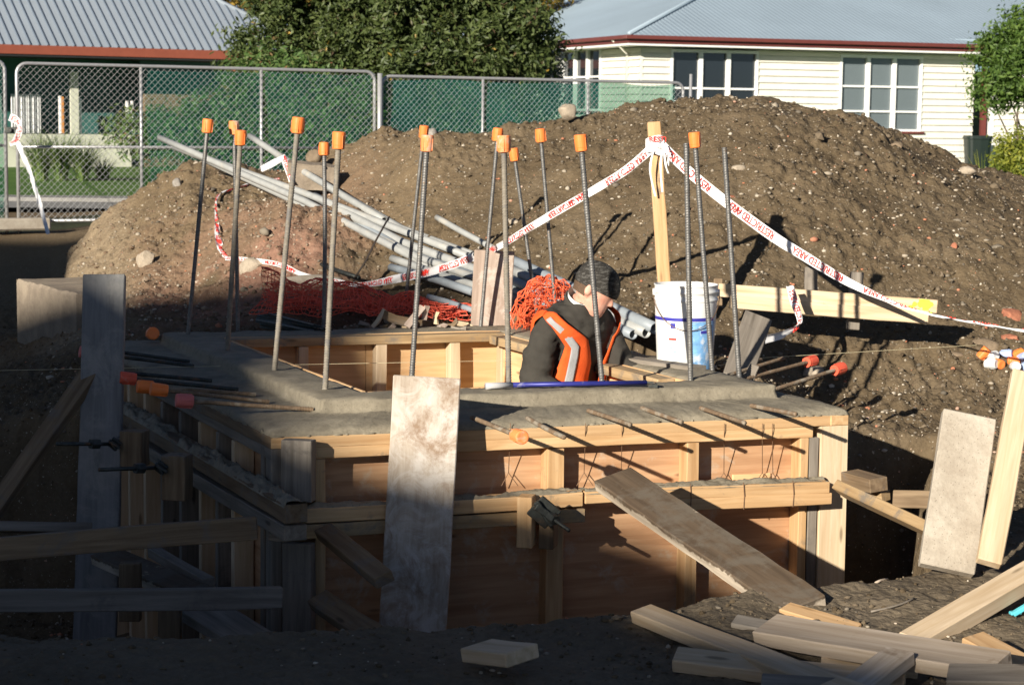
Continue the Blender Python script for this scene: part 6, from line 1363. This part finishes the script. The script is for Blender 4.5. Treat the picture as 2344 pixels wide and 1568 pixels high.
# ---------------- houses
def roofmat(name, col, rib=True, period=1.0, depth=.3):
    m, t, b = nm(name); co = coords(t, 'Object'); n = noise(t, co, .5, 6, .6); n2 = noise(t, co, 14, 3)
    c = mix(t, .25, ramp(t, n, [(.3, tuple(x*.88 for x in col)), (.7, col)]), ramp(t, n2, [(.3, (.8, .8, .8)), (.7, (1, 1, 1))]), 'MULTIPLY'); setb(t, b, c, .5, .1, .35); return m
MT['roof_rib_shade'] = plain('roof_rib_shade', (.13, .16, .20), .5, .1, .1, 3, 0); MT['roof_rib'] = roofmat('roof_ribbed', (.36, .41, .46)); MT['roof_blue'] = roofmat('roof_blue', (.36, .45, .52))  # dark rib colour paints in the shade lines between roof pans
MT['fascia_red'] = plain('fascia_red', (.27, .075, .045), .5, 0, .08, 5, .02); MT['gutter_red'] = plain('gutter_red', (.14, .038, .032), .4, 0, .08, 5, .02)
MT['cream'] = plain('weatherboard_cream', (.70, .675, .59), .6, 0, .05, 3, .05); MT['white'] = plain('window_white', (.80, .80, .78), .45, 0, .03, 5, .02)
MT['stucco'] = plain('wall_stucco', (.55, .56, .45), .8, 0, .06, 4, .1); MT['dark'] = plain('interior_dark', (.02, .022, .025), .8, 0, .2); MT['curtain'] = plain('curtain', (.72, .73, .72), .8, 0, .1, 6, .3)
MT['brickwall'] = None
m_, t_, b_ = nm('brick_wall'); co_ = coords(t_, 'Object'); br = N(t_, 'ShaderNodeTexBrick'); br.inputs['Scale'].default_value = 4.5; br.inputs['Color1'].default_value = (.42, .16, .10, 1); br.inputs['Color2'].default_value = (.32, .12, .08, 1); br.inputs['Mortar'].default_value = (.4, .36, .3, 1); mp_ = N(t_, 'ShaderNodeMapping'); mp_.inputs['Rotation'].default_value = (1.5708, 0, 0); t_.links.new(co_, mp_.inputs[0]); t_.links.new(mp_.outputs[0], br.inputs['Vector']); setb(t_, b_, br.outputs[0], .9); MT['brickwall'] = m_
def glassmat():
    m, t, b = nm('window_glass'); setb(t, b, (.015, .02, .025), .06, 0, .8); return m
MT['glass'] = glassmat(); MT['orangewood'] = plain('door_frame_orange', (.55, .25, .08), .6)
MT['teal_glass'] = plain('teal_glass', (.018, .08, .07), .25, 0, .2, 3, 0, spec=.6); MT['teal_wall'] = plain('teal_recess', (.03, .11, .095), .7, 0, .3, 2, 0)
def V3(p, z): return Vector((p[0], p[1], z))
def house_frame(O, ang): d = Vector((math.cos(ang), math.sin(ang), 0)); return Vector((O[0], O[1], 0)), d, Vector((d.y, -d.x, 0))
def boxw(mb, O, d, n, s0, s1, z0, z1, o0, o1):
    """box on a wall frame: along s, height z, outward offset o"""
    pts = [O+d*s+n*o+Vector((0, 0, z)) for s in (s0, s1) for o in (o0, o1) for z in (z0, z1)]; mb.add(pts, [(0, 1, 3, 2), (4, 6, 7, 5), (0, 4, 5, 1), (2, 3, 7, 6), (0, 2, 6, 4), (1, 5, 7, 3)]); return mb
def siding(O, d, n, s0, s1, z0, z1, bd, holes, parent, name='wall'):
    """lapped weatherboards with openings left for windows"""
    mb = MB(); z = z0
    while z < z1-.01:
        zt = min(z+bd, z1); segs = [(s0, s1)]
        for (a, b, c, e_) in holes:
            if zt > c+.001 and z < e_-.001:
                ns = []
                for (p, q) in segs:
                    if b <= p or a >= q: ns.append((p, q))
                    else:
                        if a > p: ns.append((p, a))
                        if b < q: ns.append((b, q))
                segs = ns
        for (p, q) in segs: mb.add([O+d*p+n*.048+Vector((0, 0, z)), O+d*q+n*.048+Vector((0, 0, z)), O+d*q+n*.004+Vector((0, 0, zt)), O+d*p+n*.004+Vector((0, 0, zt)), O+d*p+n*.0+Vector((0, 0, z)), O+d*q+Vector((0, 0, z))], [(0, 1, 2, 3), (4, 5, 1, 0)])
        z = zt
    return mb.build(name, 'cream', parent)
def window(O, d, n, s0, s1, z0, z1, nx, rows, parent, sill='gutter_red', blind=False, refl=False):
    fr = MB(); w_ = .055
    boxw(fr, O, d, n, s0-w_, s0, z0-.0, z1+.0, -.06, .055); boxw(fr, O, d, n, s1, s1+w_, z0, z1, -.06, .055); boxw(fr, O, d, n, s0-w_, s1+w_, z1, z1+.07, -.06, .056); boxw(fr, O, d, n, s0-w_, s1+w_, z0-.05, z0, -.06, .056)
    for k in range(1, nx): s = s0+(s1-s0)*k/nx; boxw(fr, O, d, n, s-.05, s+.05, z0, z1, -.05, .045)
    for r_ in rows: z = z0+(z1-z0)*r_; boxw(fr, O, d, n, s0, s1, z-.022, z+.022, -.045, .03)
    f = fr.build('window', 'white', parent)
    g = MB(); g.quad(O+d*s0+n*-.03+Vector((0, 0, z0)), O+d*s1+n*-.03+Vector((0, 0, z0)), O+d*s1+n*-.03+Vector((0, 0, z1)), O+d*s0+n*-.03+Vector((0, 0, z1))); g.build('pane', 'glass_blind' if blind else 'glass', f)
    if sill: s_ = MB(); boxw(s_, O, d, n, s0-.12, s1+.12, z0-.10, z0-.05, -.02, .10); s_.build('sill', sill, f)
    return f
m_, t_, b_ = nm('glass_blind'); co_ = coords(t_, 'Object', (1, 1, 60)); wv = N(t_, 'ShaderNodeTexWave', bands_direction='Z'); wv.inputs['Scale'].default_value = .4; t_.links.new(co_, wv.inputs[0]); setb(t_, b_, ramp(t_, wv.outputs['Fac'], [(.3, (.10, .125, .135)), (.7, (.155, .185, .195))]), .12, 0, .7); MT['glass_blind'] = m_
# right (cream) house -------------------------------------------------
HE = empty('cream_house', (5, 46, ZB), 'cream weatherboard house with blue-grey iron roof and dark red gutter behind the mound', 'house')
ez = 3.02
c0 = P(1440, 84, 1); yc = (ez-1.17)*FPX/(HOR+ROLL*(1440-1172)-84); Ec = P(1440, 84, yc)            # eave corner
yr_ = (ez-1.17)*FPX/(HOR+ROLL*(2255-1172)-106); Er = P(2255, 106, yr_); yl = (ez-1.17)*FPX/(HOR+ROLL*(1255-1172)-92); El = P(1255, 92, yl)
er = Vector((Er.x-Ec.x, Er.y-Ec.y, 0)); Lr = er.length; er.normalize(); el_ = Vector((-er.y, er.x, 0))                      # square corner
nr = Vector((er.y, -er.x, 0)); nl = Vector((el_.y, -el_.x, 0))*-1
if nr.y > 0: nr = -nr
nl = -er
ov = .55
Wc = Vector((Ec.x, Ec.y, 0))-nr*ov-nl*ov                       # wall corner
O_, d_, n_v = Wc, er, nr
def ws(u, v=200): return (PP(u, v, Wc, nr)-Wc).dot(er)
def wz(u, v): return PP(u, v, Wc, nr).z
Lw = ws(2228); zs_ = wz(1560, 128)
wins = [(ws(1538), ws(1728), ZB+.9 if False else wz(1620, 262), wz(1620, 122)), (ws(1925), ws(2104), wz(2000, 296), wz(2000, 134))]
siding(O_, d_, n_v, 0, Lw, ZB-.1, 2.78, .155, [(a-.03, b+.03, c, d) for a, b, c, d in wins], HE)
window(O_, d_, n_v, *wins[0], 3, [.2, .42], HE); window(O_, d_, n_v, *wins[1], 3, [.25, .6], HE, blind=True)
ll = lambda u: (PP(u, 150, Wc, nl)-Wc).dot(el_)
wl = (ll(1376), ll(1290))
if wl[0] > wl[1]: wl = wl[::-1]
zw1 = PP(1330, 118, Wc, nl).z; zw0 = PP(1330, 250, Wc, nl).z
siding(Wc, el_, nl, 0, 12, ZB-.1, 2.78, .155, [(wl[0]-.03, wl[1]+.03, zw0, zw1)], HE, 'side_wall'); window(Wc, el_, nl, wl[0], wl[1], zw0, zw1, 3, [.55], HE)
m = MB(); boxw(m, Wc, er, nr, -.03, .03, ZB, 2.78, -.02, .03); m.build('corner_board', 'cream', HE)
# right end wall (shaded) and back: plain boxes set in
endO = Wc+er*Lw; siding(endO, -nr, er, 0, 7, ZB-.1, 2.78, .155, [], HE, 'end_wall')
m = MB(); boxw(m, Wc, er, nr, .03, Lw-.03, ZB, 2.75, -.35, -.30); boxw(m, Wc, el_, nl, .3, 12, ZB, 2.75, -.35, -.30); m.build('inner_lining', 'dark', HE)
# soffit, fascia, gutter
def slab_poly(mb, pts, z0, z1):
    n = len(pts); mb.add([Vector((p.x, p.y, z0)) for p in pts]+[Vector((p.x, p.y, z1)) for p in pts], [tuple(range(n))[::-1], tuple(range(n, 2*n))]+[(i, (i+1) % n, n+(i+1) % n, n+i) for i in range(n)])
Ec2 = Vector((Ec.x, Ec.y, 0)); RL = Lr+7; LL = 22.0; DP_ = 9.0
m = MB(); slab_poly(m, [Ec2, Ec2+er*RL, Ec2+er*RL-nr*8, Ec2-nr*8], 2.80, 2.86)
m.build('soffit', 'white', HE)
m = MB(); boxw(m, Ec2, er, nr, -.02, RL, ez-.17, ez-.08, 0, .025); boxw(m, Ec2, el_, nl, 0, LL, ez-.17, ez-.08, 0, .025); m.build('fascia', 'gutter_red', HE)
m = MB(); boxw(m, Ec2, er, nr, -.12, RL, ez-.09, ez+.0, .0, .12); boxw(m, Ec2, el_, nl, -.0, LL, ez-.09, ez+.0, .002, .12); m.build('gutter', 'gutter_red', HE, bev=.01)
def corr(a, b, up_dir, rise, run, period, amp, name, parent, mat, top_clip=None):
    """corrugated sheet: eave line a->b, climbs along up_dir; ridges run up the slope"""
    a = Vector(a); b = Vector(b); d = (b-a); L_ = d.length; d.normalize(); sl = Vector((up_dir.x*run, up_dir.y*run, rise)); nv = d.cross(sl).normalized()
    if nv.z < 0: nv = -nv
    ns = int(L_/period*4); V = []; F_ = []
    hipa, hipb = top_clip or (0, 0)
    for i in range(ns+1):
        s = L_*i/ns; o = nv*(amp*math.sin(2*math.pi*s/period)); 
        t = 1.0
        if hipa: t = min(t, s/run*hipa)
        if hipb: t = min(t, (L_-s)/run*hipb)
        V += [a+d*s+o, a+d*s+sl*t+o]
    return mesh(name, V, [(2*i, 2*i+2, 2*i+3, 2*i+1) for i in range(ns)])
pit = .34; run = 8.0
link('roof', corr(V3(Ec2, ez), V3(Ec2+er*RL, ez), -nr, run*pit, run, .135, .006, 'roof', HE, 'roof_blue', (1, 0)), 'roof_blue', I4, HE, True)
link('roof', corr(V3(Ec2, ez), V3(Ec2+el_*LL, ez), er, run*pit, run, .135, .012, 'roof', HE, 'roof_blue', (1, 0)), 'roof_blue', I4, HE, True)
m = MB(); m.tube([V3(Ec2, ez+.03), V3(Ec2, ez)+(-nr+er)*run+Vector((0, 0, run*pit+.03))], .05, 8); m.build('hip_cap', 'roof_blue', HE, True)
m = MB(); g0 = PP(1403, 92, Ec2+nl*.06, nl); g1 = PP(1436, 124, Wc+nl*.05, nl); m.tube([g0, g1, Vector((g1.x, g1.y, ZB))], .035, 10); m.build('downpipe', 'cream', HE, True)
# neighbouring wing at far right
HW = empty('cream_outbuilding', P(2300, 380, 52), 'cream weatherboard outbuilding wall behind the tree at the right edge', 'building')
wO = P(2272, 300, 50); wO.z = 0; wd = Vector((.98, .2, 0)).normalized(); wn = Vector((wd.y, -wd.x, 0))
siding(wO, wd, wn, 0, 6, ZB-.1, 3.0, .155, [], HW); m = MB(); boxw(m, wO, wd, wn, -.10, 0, ZB, 3.0, -.1, .05); m.build('corner_trim', 'white', HW)
m = MB(); boxw(m, wO, wd, wn, -.30, -.17, ZB, 3.0, -.1, .0); m.build('post', 'gutter_red', HW)
m = MB(); boxw(m, P(2215, 300, 56)*1, Vector((1, 0, 0)), Vector((0, -1, 0)), -1.5, 2.5, -1.3-.1, 1.6, -.1, 0); m.build('rear_wall', 'stucco', HW)
m = MB(); slab_poly(m, [wO+wn*.5-wd*3, wO+wd*6+wn*.5, wO+wd*6-wn*6, wO-wn*6-wd*3], 3.0, 3.15); m.build('roof', 'roof_blue', HW)
e = empty('wheelie_bin', P(2240, 380, 49), 'dark green wheeled bin in the gap right of the cream house corner', 'bin'); MT['bin'] = plain('bin_green', (.006, .014, .011), .5, 0, .2)
bp = P(2236, 380, 49.0); bp.z = ZB; m = MB(); loft(m, [(bp+Vector((0, 0, .08)), (1, 0, 0), (0, 1, 0), .24, .26, .4), (bp+Vector((0, 0, .98)), (1, 0, 0), (0, 1, 0), .30, .34, .4)], 20); m.build('body', 'bin', e); m = MB(); loft(m, [(bp+Vector((0, 0, .98)), (1, 0, 0), (0, 1, 0), .33, .37, .4), (bp+Vector((0, 0, 1.06)), (1, 0, 0), (0, 1, 0), .30, .34, .4)], 20); m.build('lid', 'bin', e)
for s in (-.2, .2): m = MB(); m.lathe([(0, -.03), (.1, -.03), (.1, .03), (0, .03)], 16, Matrix.Translation(bp+Vector((s, .3, .1))) @ Matrix.Rotation(1.57, 4, 'Y')); m.build('wheel', 'dark', e, True)
# left house -----------------------------------------------------------
LH = empty('left_house', (-9, 50, ZB), 'house with ribbed pale steel roof, red-brown fascia and curtained glass behind the left fence', 'house')
lz = 2.52; y0 = (lz-1.17)*FPX/(HOR+ROLL*(0-1172)-124); L0 = P(0, 124, y0); la = math.radians(31); ld = Vector((math.cos(la), math.sin(la), 0)); ln = Vector((ld.y, -ld.x, 0)); lo = V3(L0-ld*6, 0); LLn = 6+15.2
m = MB(); boxw(m, lo, ld, ln, 0, LLn, lz-.01, lz+.20, 0, .03); m.build('fascia', 'fascia_red', LH)
pr_ = .74; rn = 5.0; base_ = V3(lo+ln*.02, lz+.2)
link('roof', corr(base_, base_+ld*LLn, -ln, rn*pr_, rn, 50, 0, 'roof', LH, 'roof_rib'), 'roof_rib', I4, LH)
# replace by hip-ended sheet with standing ribs
bpy.data.objects.remove(bpy.data.objects[[o.name for o in bpy.data.objects if o.name.startswith('roof') and o.parent == LH][0]])
hipx = LLn
def rp(s, t): return base_+ld*s-ln*(rn*t)+Vector((0, 0, rn*pr_*t))
apex_t = 1.0; hs = LLn-.2; 
u_apex = 492
m = MB(); V = []
qn = ld.cross(-ln*rn+Vector((0, 0, rn*pr_))).normalized(); h1 = PP(606, 54, base_, qn)-base_; h2 = PP(494, 0, base_, qn)-base_; s1, t1, s2, t2 = h1.dot(ld), h1.z/(rn*pr_), h2.dot(ld), h2.z/(rn*pr_)
hs = s1-t1*(s2-s1)/(t2-t1); top_s = s1+(1-t1)*(s2-s1)/(t2-t1); print('HIP', LLn, hs, top_s, t1, t2)
m.add([rp(0, 0), rp(hs, 0), rp(top_s, 1), rp(0, 1)], [(0, 1, 2, 3)]); m.build('roof', 'roof_rib', LH)
nvr = ld.cross(-ln*rn+Vector((0, 0, rn*pr_))).normalized(); nvr = nvr if nvr.z > 0 else -nvr
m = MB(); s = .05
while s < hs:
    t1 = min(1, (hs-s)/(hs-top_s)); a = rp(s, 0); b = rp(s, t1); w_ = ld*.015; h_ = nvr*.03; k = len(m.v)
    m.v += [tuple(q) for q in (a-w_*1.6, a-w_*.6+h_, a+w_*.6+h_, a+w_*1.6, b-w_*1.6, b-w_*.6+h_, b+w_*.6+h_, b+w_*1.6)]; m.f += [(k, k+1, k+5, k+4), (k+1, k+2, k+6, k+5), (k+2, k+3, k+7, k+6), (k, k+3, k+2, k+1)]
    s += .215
m.build('roof_ribs', 'roof_rib_shade', LH); m = MB(); m.tube([rp(hs, 0), rp(top_s, 1)], .06, 8); m.build('hip_cap', 'roof_rib', LH, True)
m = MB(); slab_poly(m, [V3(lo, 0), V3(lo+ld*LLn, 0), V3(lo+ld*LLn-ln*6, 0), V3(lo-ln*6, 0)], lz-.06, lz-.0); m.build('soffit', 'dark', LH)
wo = lo-ln*1.1
def lw(u): return (PP(u, 280, wo, ln)-wo).dot(ld)
def lzz(u, v): return PP(u, v, wo, ln).z
m = MB(); boxw(m, wo, ld, ln, 0, lw(300), ZB-.1, lzz(150, 308), -.2, 0); m.build('low_wall', 'stucco', LH)
m = MB(); boxw(m, wo, ld, ln, 0, LLn-.5, lzz(150, 308), lz-.06, -.9, -.85); m.build('interior', 'teal_wall', LH)
m = MB(); boxw(m, wo, ld, ln, lw(333), LLn-.6, ZB-.1, lzz(400, 217), -.2, -.01); m.build('brick_wall', 'brickwall', LH)
m = MB(); boxw(m, wo, ld, ln, lw(325), LLn-.6, lzz(400, 217), lz-.06, -.22, -.12); m.build('window_band', 'teal_glass', LH)
g = MB(); boxw(g, wo, ld, ln, 0, lw(300), lzz(150, 308)+.01, lz-.3, -.12, -.10)
for k, (u0, u1) in enumerate(((-10, 12), (36, 103))):
    m = MB(); V = []; n = 60; s0, s1 = lw(u0), lw(u1)
    for i in range(n+1):
        s = s0+(s1-s0)*i/n; o = -.35+.05*math.sin(i*1.3)+.02*math.sin(i*3.1); V += [wo+ld*s+ln*o+Vector((0, 0, lzz(60, 306))), wo+ld*s+ln*o+Vector((0, 0, lzz(60, 216)))]
    m.add(V, [(2*i, 2*i+2, 2*i+3, 2*i+1) for i in range(n)]); m.build('curtain', 'curtain', LH, True)
for (u0, u1, v0, v1, mt, of) in ((139, 143, 306, 220, 'white', -.08), (143, 149, 306, 222, 'orangewood', -.08), (162, 180, 308, 165, 'stucco', .02), (183, 189, 306, 226, 'white', -.06), (292, 296, 300, 232, 'white', -.06), (303, 307, 300, 232, 'white', -.06)):
    m = MB(); boxw(m, wo, ld, ln, lw(u0), lw(u1), lzz(u0, v0), lzz(u0, v1), of-.08, of); m.build('door_frame' if mt != 'stucco' else 'column', mt, LH)
# ---------------- unseen building stand-in behind the camera, outline shaped to throw the long shadow
def rear_shadow_caster():
    yb = -14; sil = [(-70, 0), (-70, 9), (-62, 13.7), (-24, 13.6), (-22.6, 12.7), (-21.2, 11.3), (-20.7, 10.5), (-19.7, 10.38), (-18.46, 10.2), (-16.6, 10.2), (-15.6, 10.0), (-15.28, 9.55), (-15.12, 9.03), (-14.5, 8.62), (-13.72, 8.17), (-13.5, 8.04), (-12.9, 7.90), (-12.4, 7.77), (-11.6, 7.27), (-10.1, 6.97), (-7.0, 6.3), (-6.8, 0)]
    e = empty('rear_shadow_caster', (-20, -18, 0), 'long added unseen building behind the photographer whose roof casts the foreground shadow', 'building'); n = len(sil); m = MB()
    V = [Vector((x, yb, z)) for x, z in sil]+[Vector((x-5.2, yb-9, z)) for x, z in sil]; m.add(V, [tuple(range(n)), tuple(range(n, 2*n))[::-1]]+[(i, (i+1) % n, n+(i+1) % n, n+i) for i in range(n)]); m.build('wall', 'stucco', e)
rear_shadow_caster()
